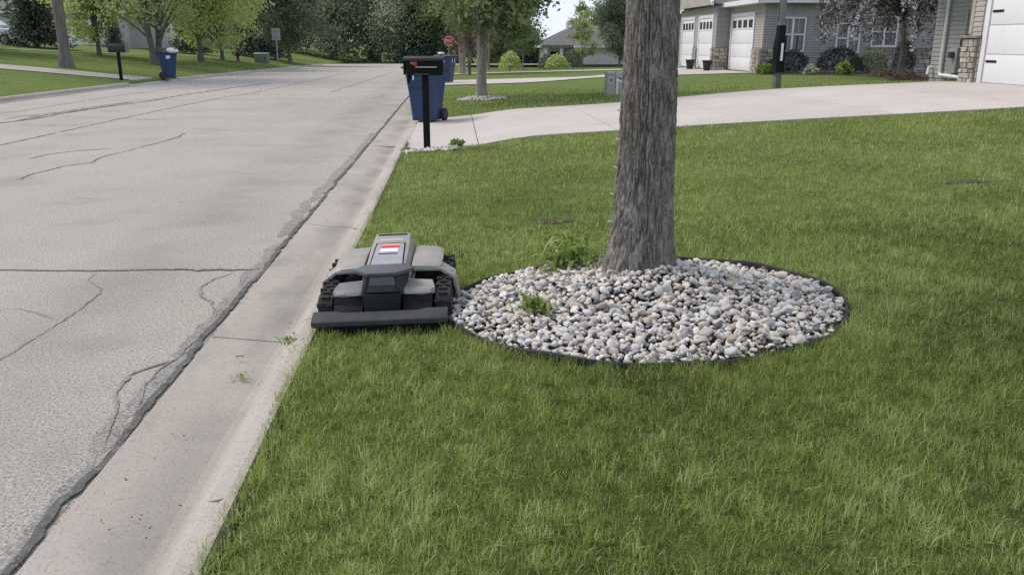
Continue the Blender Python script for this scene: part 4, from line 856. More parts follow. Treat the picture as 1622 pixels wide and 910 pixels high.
hy = empty('fire_hydrant', (-17.0, 70.3, gz(-17, 70.3)), 0, 'dark red fire hydrant on the opposite lawn', 'fire hydrant')
MB().lathe([(0.16, -0.05), (0.16, 0.04), (0.11, 0.06), (0.11, 0.55), (0.15, 0.57), (0.15, 0.62), (0.11, 0.72), (0.04, 0.80), (0.03, 0.86)], 14).build('barrel', M['brownred'], hy, smooth=True)
for s in (-1, 1): MB().tube([(s * 0.10, 0, 0.45), (s * 0.23, 0, 0.45)], [0.06, 0.07], 10).build('nozzle', M['brownred'], hy)
MB().tube([(0, -0.1, 0.42), (0, -0.25, 0.42)], [0.08, 0.09], 10).build('nozzle', M['brownred'], hy)
def cabinet(x, y, w_, d_, h_, m, label, rz=0, door=True):
    r = empty('utility_box', (x, y, gz(x, y)), rz, label, 'utility box')
    MB().box(-w_ / 2, w_ / 2, -d_ / 2, d_ / 2, -0.1, h_).build('cabinet', m, r, bevel=0.015)
    MB().loft([[(-w_ / 2 - .03, -d_ / 2 - .03, h_ + 0.002), (w_ / 2 + .03, -d_ / 2 - .03, h_ + 0.002), (w_ / 2 + .03, d_ / 2 + .03, h_ + 0.002), (-w_ / 2 - .03, d_ / 2 + .03, h_ + 0.002)], [(-w_ / 2 + .05, -d_ / 2 + .05, h_ + 0.09), (w_ / 2 - .05, -d_ / 2 + .05, h_ + 0.09), (w_ / 2 - .05, d_ / 2 - .05, h_ + 0.09), (-w_ / 2 + .05, d_ / 2 - .05, h_ + 0.09)]]).build('cover', M['metal'], r, bevel=0.01)
    if door:
        MB().box(-w_ * 0.4, w_ * 0.4, -d_ / 2 - 0.012, -d_ / 2 + 0.01, 0.08, h_ - 0.06).build('door', m, r, bevel=0.006)
        MB().box(w_ * 0.28, w_ * 0.34, -d_ / 2 - 0.025, -d_ / 2 - 0.010, h_ * 0.5, h_ * 0.65).build('latch', M['black'], r)
    return r
cabinet(-15.6, 72.5, 1.05, 0.9, 0.72, M['boxgreen'], 'grey green utility box with a pale lid on the opposite lawn')
# pedestal on the near side: two stacked cylinders-and-box units
pd = empty('utility_pedestal', (4.17, 22.7, gz(4.17, 22.7)), R(8), 'pale utility pedestal half hidden behind the near tree trunk', 'utility pedestal')
MB().loft([[(-0.20, -0.15, -0.05), (0.02, -0.15, -0.05), (0.02, 0.15, -0.05), (-0.20, 0.15, -0.05)], [(-0.20, -0.15, 0.52), (0.02, -0.15, 0.52), (0.02, 0.15, 0.52), (-0.20, 0.15, 0.52)]]).build('shell', M['beige'], pd, bevel=0.04)
MB().box(-0.215, 0.0, -0.165, 0.165, 0.51, 0.60).build('cap', M['palewall'], pd, bevel=0.03)
MB().box(0.03, 0.10, -0.16, 0.14, -0.05, 0.50).build('side_panel', M['trim'], pd, bevel=0.01)
MB().box(0.10, 0.24, -0.12, 0.14, -0.05, 0.42).build('rear_panel', M['beige'], pd, bevel=0.01)
MB().box(0.01, 0.27, -0.17, 0.17, 0.43, 0.58).build('cover', M['palewall'], pd, bevel=0.02)
MB().box(-0.12, -0.09, -0.158, -0.148, 0.36, 0.41).build('lock', M['black'], pd)
lp = empty('lamp_post', (8.05, 21.3, gz(8.05, 21.3)), R(10), 'grey lamp post wrapped in a dark sleeve beyond the driveway', 'lamp post')
MB().box(-0.065, 0.065, -0.065, 0.065, -0.1, 3.3).build('post', M['midgrey'], lp, bevel=0.008)
MB().box(-0.078, 0.078, -0.078, 0.078, -0.1, 0.42).build('base', mat('post_base', (0.16, 0.145, 0.135), scale=8), lp, bevel=0.006)
MB().loft([[(-hw, -hw, z), (hw, -hw, z), (hw, hw, z), (-hw, hw, z)] for hw, z in ((0.135, 0.40), (0.12, 0.44), (0.105, 0.75), (0.115, 0.95), (0.105, 1.15), (0.09, 1.25), (0.082, 1.52))]).build('sleeve', M['black'], lp, bevel=0.01)
MB().box(-0.025, 0.035, -0.131, -0.098, 0.68, 1.10).build('white_label', M['white'], lp)
MB().loft([[(-hw, -hw, z), (hw, -hw, z), (hw, hw, z), (-hw, hw, z)] for hw, z in ((0.07, 3.31), (0.13, 3.4), (0.15, 3.7), (0.17, 3.72), (0.03, 3.9))]).build('lantern', M['black'], lp)
cabp = MB().tube([(-0.085, -0.02, 3.2), (-0.10, -0.03, 2.4), (-0.085, 0.0, 1.6)], 0.008, 6).build('cable', M['black'], lp)

# ------------------------------------------------------------------ houses
def siding(parent, p0, p1, z0, z1, nrm, m, step=0.105, names='siding_board', cuts=()):
    """lap boards from p0 to p1 (xy, parent space), facing nrm"""
    p0, p1 = np.array(p0, float), np.array(p1, float); nrm = np.array(nrm, float); nb = int(round((z1 - z0) / step)); hgt = (z1 - z0) / nb; me = None
    for k in range(nb):
        z = z0 + k * hgt
        if me is None:
            a, b = p0 + nrm * 0.002, p1 + nrm * 0.002; a2, b2 = p0 + nrm * 0.022, p1 + nrm * 0.022; a3, b3 = p0 + nrm * 0.007, p1 + nrm * 0.007
            o = MB().hex([(*a, 0), (*b, 0), (*b2, 0), (*a2, 0), (*a, hgt), (*b, hgt), (*b3, hgt), (*a3, hgt)]).build(names, m, parent); me = o.data
        else:
            o = bpy.data.objects.new(names, me); C.objects.link(o); o.parent = parent
        o.location = (0, 0, z)
def stonework(parent, p0, p1, z0, z1, nrm, seed, hmin=0.10, hmax=0.17, wmin=0.14, wmax=0.34):
    rg = np.random.default_rng(seed); p0, p1 = np.array(p0, float), np.array(p1, float); L = np.linalg.norm(p1 - p0); u = (p1 - p0) / L; nrm = np.array(nrm, float); z = z0
    while z < z1 - 0.03:
        h = min(rg.uniform(hmin, hmax), z1 - z); 
        if z1 - z - h < 0.06: h = z1 - z
        s = 0.0
        while s < L - 0.02:
            w_ = min(rg.uniform(wmin, wmax), L - s)
            if L - s - w_ < 0.07: w_ = L - s
            g = 0.007; d = rg.uniform(0.03, 0.06); c = []
            for zz4, dd in ((z + g, 0.0), (z + h - g, 0.0)):
                for ss, d2 in ((s + g, 0), (s + w_ - g, 0), (s + w_ - g - 0.006, d), (s + g + 0.006, d)):
                    j = rg.normal(0, 0.006, 2); q = p0 + u * (ss + j[0]) + nrm * (d2 + (0.004 * rg.normal() if d2 else 0)); c.append((q[0], q[1], zz4 + j[1] * 0.8))
            MB().hex(c).build('stone', M['stonework'], parent, bevel=0.006, seg=1); s += w_
        z += h
def window(parent, x0, x1, z0, z1, face, nrm, mull=1, trans=1, fr=0.07):
    """face: plane coordinate; nrm 'y-' wall facing -Y or 'x-' wall facing -X"""
    def bxx(a0, a1, d0, d1, b0, b1):
        return (a0, a1, face - d1, face - d0, b0, b1) if nrm == 'y-' else (face - d1, face - d0, a0, a1, b0, b1)
    wd = MB()
    wd.box(*bxx(x0 - fr, x0, 0.0, 0.075, z0 - fr, z1 + fr)); wd.box(*bxx(x1, x1 + fr, 0.0, 0.075, z0 - fr, z1 + fr))
    wd.box(*bxx(x0, x1, 0.0, 0.073, z1, z1 + fr)); wd.box(*bxx(x0, x1, 0.0, 0.08, z0 - fr, z0))
    fo = wd.build('window', M['trim'], parent)
    MB().box(*bxx(x0, x1, 0.004, 0.03, z0, z1)).build('pane', M['glass'], fo)
    for k in range(mull):
        xm = x0 + (x1 - x0) * (k + 1) / (mull + 1); MB().box(*bxx(xm - 0.045, xm + 0.045, 0.031, 0.068, z0, z1)).build('mullion', M['trim'], fo)
    for k in range(trans):
        zm = z0 + (z1 - z0) * (k + 1) / (trans + 1); MB().box(*bxx(x0, x1, 0.0305, 0.060, zm - 0.03, zm + 0.03)).build('transom', M['trim'], fo)
    for k in range(mull + 1):
        a = x0 + (x1 - x0) * (k + 0.5) / (mull + 1); MB().box(*bxx(a - 0.012, a + 0.012, 0.0303, 0.045, (z0 + z1) / 2, z1)).build('glazing_bar', M['trim'], fo)
        for sgn in (-1, 1):
            c = a + sgn * (x1 - x0) / (mull + 1) * 0.26; MB().box(*bxx(c - 0.09, c + 0.09, 0.0302, 0.0312, z0 + 0.03, z1 - 0.03)).build('curtain', M['curtain'], fo)
    return fo
def garage_door(parent, x, y0, y1, z0, z1, lights=True, hinges=False):
    d = MB().box(x - 0.03, x + 0.05, y0, y1, z0, z1).build('garage_door', M['white'], parent)
    for k in range(4):
        a = z0 + (z1 - z0) * k / 4
        nn = 2 if not hinges else 1
        MB().box(x - 0.045, x - 0.031, y0 + 0.02, y1 - 0.02, a + 0.012, a + (z1 - z0) / 4 - 0.012).build('door_panel', M['white'], d, bevel=0.004)
    if lights:
        n = 4; wz0, wz1 = z0 + (z1 - z0) * 0.79, z0 + (z1 - z0) * 0.93
        for k in range(n):
            a = y0 + (y1 - y0) * (k + 0.16) / n; b = y0 + (y1 - y0) * (k + 0.84) / n
            MB().box(x - 0.052, x - 0.046, a, b, wz0, wz1).build('door_window', M['glass'], d)
    if hinges:
        for zz5 in (0.42, 1.42):
            for yy in (y1 - 0.42, y0 + 0.08): MB().box(x - 0.058, x - 0.0465, yy, yy + 0.36, z0 + zz5, z0 + zz5 + 0.045).build('strap_hinge', M['black'], d)
    for a, b, c, e2 in ((y0 - 0.14, y0, z0, z1 + 0.14), (y1, y1 + 0.14, z0, z1 + 0.14), (y0, y1, z1, z1 + 0.14)):
        MB().box(x - 0.075, x + 0.03, a, b, c, e2).build('door_trim', M['trim'], d)
    return d
def hip_roof(parent, x0, x1, y0, y1, z, rise, ov=0.45, ridge_y=True, m=None, trim=True):
    x0, x1, y0, y1 = x0 - ov, x1 + ov, y0 - ov, y1 + ov; hw = min(x1 - x0, y1 - y0) / 2
    if (y1 - y0) > (x1 - x0): r0, r1 = ((x0 + x1) / 2, y0 + hw), ((x0 + x1) / 2, y1 - hw)
    else: r0, r1 = (x0 + hw, (y0 + y1) / 2), (x1 - hw, (y0 + y1) / 2)
    v = [(x0, y0, z), (x1, y0, z), (x1, y1, z), (x0, y1, z), (*r0, z + rise), (*r1, z + rise)]
    f = [(0, 1, 4), (1, 2, 5, 4), (2, 3, 5), (3, 0, 4, 5)] if (y1 - y0) > (x1 - x0) else [(0, 1, 5, 4), (1, 2, 5), (2, 3, 4, 5), (3, 0, 4)]
    ro = MB().add(v, f + [(3, 2, 1, 0)]).build('roof', m or M['roof'], parent)
    if trim:
        for a in ((x0 - .02, x1 + .02, y0 - .03, y0 - .001), (x0 - .02, x1 + .02, y1 + .001, y1 + .03), (x0 - .03, x0 - .001, y0 - .03, y1 + .03), (x1 + .001, x1 + .03, y0 - .03, y1 + .03)):
            MB().box(*a, z - 0.16, z + 0.03).build('gutter', M['trim'], ro)
        MB().box(x0, x1, y0, y1, z - 0.16, z - 0.13).build('soffit', M['trim'], ro)
    return ro

# near house at the right edge: garage facing the street, recessed wall beyond
HA = empty('house', (0, 0, 0), 0, 'near grey sided house with white garage door and stone pier at right', 'house')
zA = gz(11.2, 18)
MB().box(11.23, 22, 8.0, 18.5, zA - 0.3, zA + 3.0).build('wall', M['siding_tan_lit'], HA)
MB().box(12.33, 22, 18.5, 21.9, zA - 0.4, zA + 3.0).build('wall', M['siding'], HA)
siding(HA, (11.23, 18.12), (11.23, 18.5), zA + 0.02, zA + 2.95, (-1, 0), M['siding_tan_lit'])
siding(HA, (12.33, 18.5), (12.33, 21.9), zA - 0.02, zA + 2.95, (-1, 0), M['siding'])
MB().box(11.20, 11.27, 18.44, 18.56, zA + 1.02, zA + 2.95).build('corner_board', M['siding_tan_lit'], HA)
garage_door(HA, 11.22, 12.9, 17.8, zA + 0.02, zA + 2.35, hinges=True)
pier = MB().box(11.10, 11.226, 18.0, 18.52, zA - 0.2, zA + 0.93).build('stone_pier', M['mortar'], HA)
stonework(pier, (11.10, 18.52), (11.10, 18.0), zA - 0.05, zA + 0.92, (-1, 0), 5, 0.09, 0.16, 0.12, 0.26)
stonework(pier, (11.12, 18.0), (11.22, 18.0), zA - 0.05, zA + 0.92, (0, -1), 6, 0.12, 0.16, 0.1, 0.1)
MB().box(11.02, 11.23, 17.96, 18.57, zA + 0.93, zA + 0.985).build('pier_cap', M['stonework'], HA, bevel=0.01)
ds = MB().tube([(12.25, 21.3, zA + 2.9), (12.25, 21.3, zA + 0.12), (12.20, 21.2, zA + 0.06), (12.0, 19.6, zA + 0.03)], 0.045, 8).build('downspout', M['trim'], HA)
MB().tube([(12.26, 21.75, zA + 0.25), (12.2, 21.75, zA + 0.22), (12.15, 21.7, zA + 0.05)], 0.04, 8).build('drain_elbow', M['trim'], HA)
MB().box(12.18, 12.31, 20.55, 20.90, zA + 0.12, zA + 0.72).build('meter_box', M['metal'], HA, bevel=0.015)
MB().tube([(12.18, 20.7, zA + 0.55), (12.08, 20.7, zA + 0.55)], [0.085, 0.075], 16).build('meter', M['glass'], HA)
MB().tube([(12.26, 20.45, zA + 0.35), (12.26, 20.45, zA + 1.6)], 0.025, 8).build('conduit', M['metal'], HA)
MB().box(12.2, 12.31, 20.32, 20.52, zA + 0.75, zA + 1.0).build('junction_box', M['darkgrey'], HA, bevel=0.01)
hip_roof(HA, 11.23, 22, 8.0, 21.9, zA + 3.05, 2.6)

# neighbouring house with three garage doors
HB = empty('house', (0, 0, 0), 0, 'grey neighbouring house with three white garage doors and stone bases', 'house')
zB = gz(12.9, 37)
MB().box(12.88, 30, 36.03, 40.5, zB - 0.4, zB + 2.85).build('wall', M['siding'], HB)
MB().box(12.23, 30, 40.5, 47.0, zB - 0.4, zB + 2.85).build('wall', M['siding_tan_lit'], HB)
MB().box(13.4, 30, 47.0, 56.0, zB - 0.4, zB + 2.85).build('wall', M['siding_tan_lit'], HB)
siding(HB, (12.88, 36.03), (22, 36.03), zB, zB + 2.8, (0, -1), M['siding'])
siding(HB, (12.88, 36.03), (12.88, 40.5), zB, zB + 2.8, (-1, 0), M['siding_tan_lit'])  # street side in the lit copy of the siding
siding(HB, (12.23, 40.5), (12.23, 47.0), zB, zB + 2.8, (-1, 0), M['siding_tan_lit'])
siding(HB, (12.23, 40.5), (12.88, 40.5), zB, zB + 2.8, (0, -1), M['siding'])  # short return wall in the darker copy, shade painted in
siding(HB, (13.4, 47.0), (13.4, 56.0), zB, zB + 2.8, (-1, 0), M['siding_tan_lit'])
MB().box(12.845, 12.93, 35.99, 36.12, zB + 1.0, zB + 2.8).build('corner_board', M['siding_tan_lit'], HB)
garage_door(HB, 12.88, 37.2, 40.1, zB + 0.02, zB + 2.35)
garage_door(HB, 12.23, 41.0, 43.2, zB + 0.02, zB + 2.35)
garage_door(HB, 12.23, 44.2, 46.4, zB + 0.02, zB + 2.35)
for k, (a, b, xx) in enumerate(((36.0, 37.02, 12.86), (40.5, 40.84, 12.21), (43.36, 44.04, 12.21))):
    p_ = MB().box(xx - 0.08, xx + 0.01, a, b, zB - 0.2, zB + 1.0).build('stone_base', M['mortar'], HB)
    stonework(p_, (xx - 0.08, b), (xx - 0.08, a), zB - 0.05, zB + 0.98, (-1, 0), 20 + k, 0.12, 0.2, 0.2, 0.4)
p_ = MB().box(12.79, 13.3, 35.93, 36.02, zB - 0.2, zB + 1.0).build('stone_base', M['mortar'], HB); stonework(p_, (12.75, 35.93), (13.3, 35.93), zB - 0.05, zB + 0.98, (0, -1), 30, 0.12, 0.2, 0.2, 0.4)
p_ = MB().box(12.15, 12.80, 40.40, 40.49, zB - 0.2, zB + 1.0).build('stone_base', M['mortar'], HB); stonework(p_, (12.13, 40.40), (12.79, 40.40), zB - 0.05, zB + 0.98, (0, -1), 31, 0.12, 0.2, 0.2, 0.4)
p_ = MB().box(17.45, 20.6, 35.93, 36.02, zB - 0.2, zB + 0.98).build('stone_base', M['mortar'], HB); stonework(p_, (17.45, 35.93), (20.6, 35.93), zB - 0.05, zB + 0.96, (0, -1), 32, 0.12, 0.2, 0.2, 0.42)
MB().box(17.4, 20.65, 35.85, 36.02, zB + 0.98, zB + 1.04).build('stone_sill', M['stonework'], HB)
window(HB, 13.62, 14.58, zB + 0.92, zB + 2.18, 36.03, 'y-')
window(HB, 16.05, 16.95, zB + 0.85, zB + 1.95, 36.03, 'y-')
window(HB, 17.55, 18.55, zB + 1.12, zB + 2.2, 36.03, 'y-')
hip_roof(HB, 12.88, 30, 36.03, 47.0, zB + 2.95, 3.2)
hip_roof(HB, 13.4, 30, 47.0, 56.0, zB + 2.98, 3.0)
# gable over the two farther doors
gab = MB().add([(11.9, 40.2, zB + 2.95), (11.9, 47.2, zB + 2.95), (11.9, 43.7, zB + 5.2), (17.5, 40.2, zB + 2.95), (17.5, 47.2, zB + 2.95), (17.5, 43.7, zB + 5.2)], [(0, 1, 2), (3, 5, 4), (0, 2, 5, 3), (1, 4, 5, 2), (0, 3, 4, 1)]).build('gable', M['roof'], HB)
for a, b in (((40.1, zB + 2.86), (43.7, zB + 5.2)), ((47.3, zB + 2.86), (43.7, zB + 5.2))):
    MB().hex([(11.80, a[0], a[1]), (11.90, a[0], a[1]), (11.90, b[0], b[1]), (11.80, b[0], b[1]), (11.80, a[0], a[1] + 0.2), (11.90, a[0], a[1] + 0.2), (11.90, b[0], b[1] + 0.2), (11.80, b[0], b[1] + 0.2)]).build('rake_board', M['trim'], gab)
MB().add([(11.88, 40.5, zB + 2.9), (11.88, 46.9, zB + 2.9), (11.88, 43.7, zB + 5.05)], [(0, 1, 2)]).build('gable_face', M['siding_tan_lit'], gab)
def planter(x, y, label):
    r = empty('planter', (x, y, gz(x, y) + 0.02), 0, label, 'planter', 'planters by the garage doors')
    MB().lathe([(0.14, 0), (0.15, 0.01), (0.215, 0.40), (0.24, 0.40), (0.24, 0.46), (0.20, 0.46), (0.19, 0.38), (0.02, 0.38)], 16).build('pot', M['darkgrey'], r)
    MB().lathe([(0.19, 0.38), (0.12, 0.41), (0.01, 0.42)], 12).build('soil', M['soil'], r)
planter(11.75, 43.0, 'dark planter pot by the farthest garage door of the neighbouring house'); planter(11.75, 40.05, 'dark planter pot between the first and middle garage doors')

# far house with hipped roof at the end of the street
HC = empty('house', (0, 0, 0), 0, 'beige bungalow with grey hipped roof far down the street', 'house')
zC = -1.25; yC = 90.0
MB().box(9.2, 18.5, yC, yC + 9, zC - 0.5, zC + 2.5).build('wall', M['beige'], HC)
MB().box(12.6, 18.8, yC - 2.0, yC - 0.01, zC - 0.5, zC + 2.5).build('garage_wall', M['beige'], HC)
hip_roof(HC, 9.2, 18.5, yC - 0.2, yC + 9, zC + 2.55, 2.6)
hip_roof(HC, 12.6, 18.8, yC - 2.0, yC + 6, zC + 2.57, 2.3)
for xx in (9.3, 10.9, 12.3): MB().box(xx - 0.16, xx + 0.16, yC - 1.4, yC - 1.1, zC - 0.5, zC + 2.42).build('porch_column', M['palewall'], HC)
MB().box(8.9, 12.58, yC - 1.6, yC - 0.3, zC + 2.42, zC + 2.66).build('porch_roof', M['roof'], HC)
MB().box(9.9, 10.7, yC - 0.06, yC - 0.002, zC - 0.3, zC + 2.0).build('front_door', M['black'], HC)
window(HC, 11.2, 12.2, zC + 0.6, zC + 1.8, yC, 'y-'); window(HC, 16.6, 17.3, zC + 1.1, zC + 1.7, yC - 2.0, 'y-', 0, 0)
MB().tube([(12.0, yC + 3.0, zC + 4.0), (12.0, yC + 3.0, zC + 5.0)], 0.15, 8).build('vent_pipe', M['trim'], HC)

# houses behind the trees across the street
def far_house(name, label, x0, x1, y0, y1, doors, zoff=0.0, wm='palewall'):
    r = empty(name, (0, 0, 0), 0, label, 'house'); z = gz((x0 + x1) / 2, y0) + zoff
    MB().box(x0, x1, y0, y1, z - 1.0, z + 2.7).build('wall', M[wm], r); hip_roof(r, x0, x1, y0, y1, z + 2.75, 2.8)
    for a, b, kind in doors:
        if kind == 'g':
            d = MB().box(a, b, y0 - 0.05, y0 - 0.002, z + 0.02, z + 2.2).build('garage_door', M['white'], r)
            for k in range(4): MB().box(a + 0.05, b - 0.05, y0 - 0.065, y0 - 0.051, z + 0.05 + 0.54 * k, z + 0.55 + 0.54 * k).build('door_panel', M['white'], d)
        else: window(r, a, b, z + 1.0, z + 2.1, y0, 'y-')
    return r
far_house('house', 'pale house with white garage door behind the bright green tree at left', -44, -27.5, 77, 88, ((-33.5, -29.0, 'g'), (-37, -35.5, 'w'), (-41, -39.5, 'w')))
far_house('house', 'pale grey house half hidden behind the twin trunked tree across the street', -39, -27.5, 101, 111, ((-33, -29, 'g'), (-37, -35.5, 'w')), 0.5)

# white pickup parked by the left house
tk = empty('parked_car', (-31.6, 62.5, gz(-31.6, 62.5) + 0.02), R(-4), 'white parked car seen past the spruce at far left', 'car')
prof = [(-2.3, 0.38), (2.25, 0.38), (2.32, 0.72), (2.2, 0.98), (1.15, 1.08), (0.45, 1.60), (-1.5, 1.66), (-2.2, 1.15), (-2.32, 0.8)]
cb_ = MB().loft([[(x, y * 1, z) for x, z in prof] for y in (-0.86, 0.86)]).build('body', M['white'], tk, bevel=0.06)
for s in (-1, 1):
    MB().loft([[(x, y, z) for x, z in ((-1.95, 1.12), (0.95, 1.10), (0.40, 1.53), (-1.45, 1.58))] for y in (s * 0.855, s * 0.868)]).build('side_window', M['glass'], tk)
    for xx in (-1.45, 1.45):
        wl = MB().tube([(xx, s * 0.62, 0.36), (xx, s * 0.88, 0.36)], 0.36, 20).build('wheel', M['rubber'], tk, bevel=0.02); MB().tube([(xx, s * 0.86, 0.36), (xx, s * 0.90, 0.36)], 0.22, 14).build('rim', M['metal'], wl)
MB().hex([(0.50, -0.72, 1.56), (0.50, 0.72, 1.56), (0.48, 0.72, 1.55), (0.48, -0.72, 1.55), (1.14, -0.76, 1.09), (1.14, 0.76, 1.09), (1.12, 0.76, 1.08), (1.12, -0.76, 1.08)]).build('windscreen', M['glass'], tk)
for s in (-1, 1): MB().box(2.2, 2.33, s * 0.75 - 0.14, s * 0.75 + 0.14, 0.72, 0.86).build('headlight', M['panel'], tk, bevel=0.02)

# ------------------------------------------------------------------ trees
plant('street_tree', 'street', 0.71, 22.97, 'street tree with low dark green crown in a small stone ring', rz=1.0)
sr = empty('stone_ring', (0.71, 22.9, gz(0.71, 22.9)), 0, 'small ring of pale stones around the street tree', 'stone patch')
rs = np.random.default_rng(15); a_ = rs.random(420) * 6.283; r_ = np.sqrt(rs.random(420)) * 0.62; r_ = np.maximum(r_, 0.2)
px_, py_ = 0.71 + np.cos(a_) * r_ * 1.05, 22.9 + np.sin(a_) * r_; rad = rs.uniform(0.022, 0.045, 420)
P3 = np.c_[px_, py_, ground(px_, py_) + 0.10 * (1 - r_ / 0.62) + 0.02]; o_ = np.argsort(py_); stones(sr, P3[o_] - np.array(sr.location), rad[o_], 0, M['stone'], rs)
tr_ = 'trees across the street'
plant('tree', 'tall', -18.2, 42.4, 'tall tree with thick bare grey trunk beside the opposite driveway', rz=0.4, s=1.0)
plant('spruce_tree', 'spruce_a', -28.6, 62.5, 'dark blue green spruce in front of the white car', s=0.92)
plant('spruce_tree', 'spruce_a', -23.65, 45.4, 'dark spruce cut off by the left edge of view', rz=2.0, s=0.29)
plant('tree', 'bright_a', -22.7, 57.9, 'small bright green tree behind the opposite mailbox', rz=1.2, s=1.05)
plant('tree', 'bright_a', -28.7, 52.0, 'bright yellow green tree at the far left edge', rz=3.0, s=1.25)
plant('spruce_tree', 'spruce_a', -27.9, 74.5, 'small dark spruce behind the opposite mailbox', rz=1.1, s=0.36)
plant('twin_tree', 'bright_c', -17.4, 52.6, 'pale leaved tree with twin grey trunks across the street', rz=0.3, s=1.0)
plant('tree', 'bright_b', -17.6, 62.3, 'bright green tree with stout grey trunk behind the bin across the street', rz=0.8, s=0.95)
plant('tree', 'bright_a', -17.9, 69.2, 'slender bright green tree near the fire hydrant', rz=2.3, s=1.15)
plant('spruce_tree', 'spruce_a', -22.2, 76.0, 'dark spruce behind the stout grey trunk across the street', rz=2.6, s=0.75)
plant('spruce_tree', 'spruce_b', -18.0, 83.0, 'broad dark spruce behind the grey green utility box', rz=0.2, s=0.72)
plant('tree', 'dark_a', -14.5, 78.6, 'dark green round tree beside the back of the road sign', rz=1.9, s=0.85)
wg = 'trees in the wood at the end of the street'
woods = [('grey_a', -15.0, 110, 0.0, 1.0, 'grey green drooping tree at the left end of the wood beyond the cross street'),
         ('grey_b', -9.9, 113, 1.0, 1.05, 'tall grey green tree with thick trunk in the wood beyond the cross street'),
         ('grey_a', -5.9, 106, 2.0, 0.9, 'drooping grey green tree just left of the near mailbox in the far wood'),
         ('spruce_b', -4.2, 104, 0.5, 0.8, 'large dark spruce directly above the near mailbox'),
         ('mid_a', 0.6, 104, 2.5, 1.15, 'green leafy tree behind the stop sign'),
         ('mid_a', 4.6, 108, 0.7, 0.85, 'green tree in the far wood right of the stop sign'),
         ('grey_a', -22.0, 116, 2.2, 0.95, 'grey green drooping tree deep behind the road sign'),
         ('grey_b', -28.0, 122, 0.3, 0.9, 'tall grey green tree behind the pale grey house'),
         ('mid_a', -36.0, 112, 1.4, 1.0, 'green tree behind the houses across the street'),
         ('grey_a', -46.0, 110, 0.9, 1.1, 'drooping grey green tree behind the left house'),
         ('mid_a', -58.0, 105, 2.9, 1.1, 'leafy tree far behind the white car'),
         ('mid_a', -12.0, 126, 0.2, 1.1, 'leafy tree at the back of the wood beyond the cross street'),
         ('grey_b', -4.0, 122, 0.8, 1.1, 'tall leafy tree at the back of the wood'),
         ('mid_a', 7.0, 124, 1.9, 0.95, 'green tree far behind the beige bungalow left side')]
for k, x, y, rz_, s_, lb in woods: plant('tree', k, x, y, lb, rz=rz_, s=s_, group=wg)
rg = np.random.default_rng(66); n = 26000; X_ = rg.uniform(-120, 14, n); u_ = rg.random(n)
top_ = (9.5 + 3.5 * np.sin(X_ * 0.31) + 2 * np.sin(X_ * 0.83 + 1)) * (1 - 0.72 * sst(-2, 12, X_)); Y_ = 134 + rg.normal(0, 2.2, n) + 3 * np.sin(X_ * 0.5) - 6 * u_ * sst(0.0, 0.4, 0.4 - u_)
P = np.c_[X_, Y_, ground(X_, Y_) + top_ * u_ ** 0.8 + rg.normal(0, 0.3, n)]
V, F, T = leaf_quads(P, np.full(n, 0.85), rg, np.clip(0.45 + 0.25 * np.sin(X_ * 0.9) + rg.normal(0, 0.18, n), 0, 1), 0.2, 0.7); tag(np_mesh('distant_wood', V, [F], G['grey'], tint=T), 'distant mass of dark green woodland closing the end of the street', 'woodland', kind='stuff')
plant('tree', 'multi', 0.45, 46.0, 'slim pale stemmed tree right of the stop sign', rz=0.5, s=0.95)
plant('weeping_tree', 'catkin', 0.75, 44.0, 'thin tree hung with brownish drooping catkins left of the street tree', rz=0.2, s=0.85)
plant('tree', 'multi', 2.3, 60.0, 'pale stemmed young tree right of the street tree trunk', rz=2.5, s=0.8)
plant('tree', 'small_dark', 4.6, 58.5, 'small round headed tree left of the beige bungalow', rz=0.5, s=0.86)
plant('tree', 'mid_a', 5.4, 96.0, 'bushy green tree left of the beige bungalow', rz=1.7, s=0.42)
plant('spruce_tree', 'spruce_a', 8.0, 96.0, 'dark evergreen against the left wall of the beige bungalow', rz=1.7, s=0.62)
plant('tree', 'pale_col', 8.15, 55.6, 'slender pale green young tree in front of the beige bungalow', rz=0.5, s=1.0)
plant('tree', 'round_far', 17.2, 112, 'round pale green tree rising behind the beige bungalow roof', rz=0.5, s=1.0)
plant('tree', 'dark_a', 12.0, 63.0, 'dark evergreen tree right of the beige bungalow', rz=0.5, s=0.42, sz=0.52)

# ------------------------------------------------------------------ shrubs and planting
def bush(name, x, y, rx, rz_, leafm, label, n=900, ls=0.09, seed=0, group=None, hang=0.0, ry=None, lump=1.0):
    rg = np.random.default_rng(seed + 100); root = empty(name, (x, y, gz(x, y)), 0, label, 'shrub', group); ry = ry or rx
    P = rg.normal(0, 1, (n, 3)); P /= np.linalg.norm(P, axis=1)[:, None]; P[:, 2] = np.abs(P[:, 2]) * 1.9 - 0.9
    lum = np.array([1 + 0.22 * lump * mnoise.noise(Vector(p) * 2.2 + Vector((seed * 3.1, 0, 0))) for p in P]); P *= ((0.55 + 0.45 * rg.random(n) ** 0.35) * lum)[:, None] * [rx, ry, rz_ * 0.5]; P[:, 2] += rz_ * 0.5
    P = P[P[:, 2] > 0.02]
    V, F, T = leaf_quads(P, np.full(len(P), ls), rg, np.clip(0.35 + 0.3 * rg.random(len(P)) + 0.2 * rg.normal(0, 1, len(P)), 0, 1), -0.4 + hang); np_mesh('foliage', V, [F], leafm, root, tint=T)
    mb_ = MB()
    for k in range(4): mb_.tube([(0, 0, -0.05), (rg.normal(0, rx * 0.25), rg.normal(0, ry * 0.25), rz_ * 0.35), (rg.normal(0, rx * 0.4), rg.normal(0, ry * 0.4), rz_ * 0.65)], [0.02, 0.015, 0.008], 5)
    mb_.build('stems', M['bark_far'], root); return root
bush('shrub', 3.5, 55.0, 0.68, 1.15, G['bright'], 'round yellow green bush left of the beige bungalow', 1300, 0.12, 1)
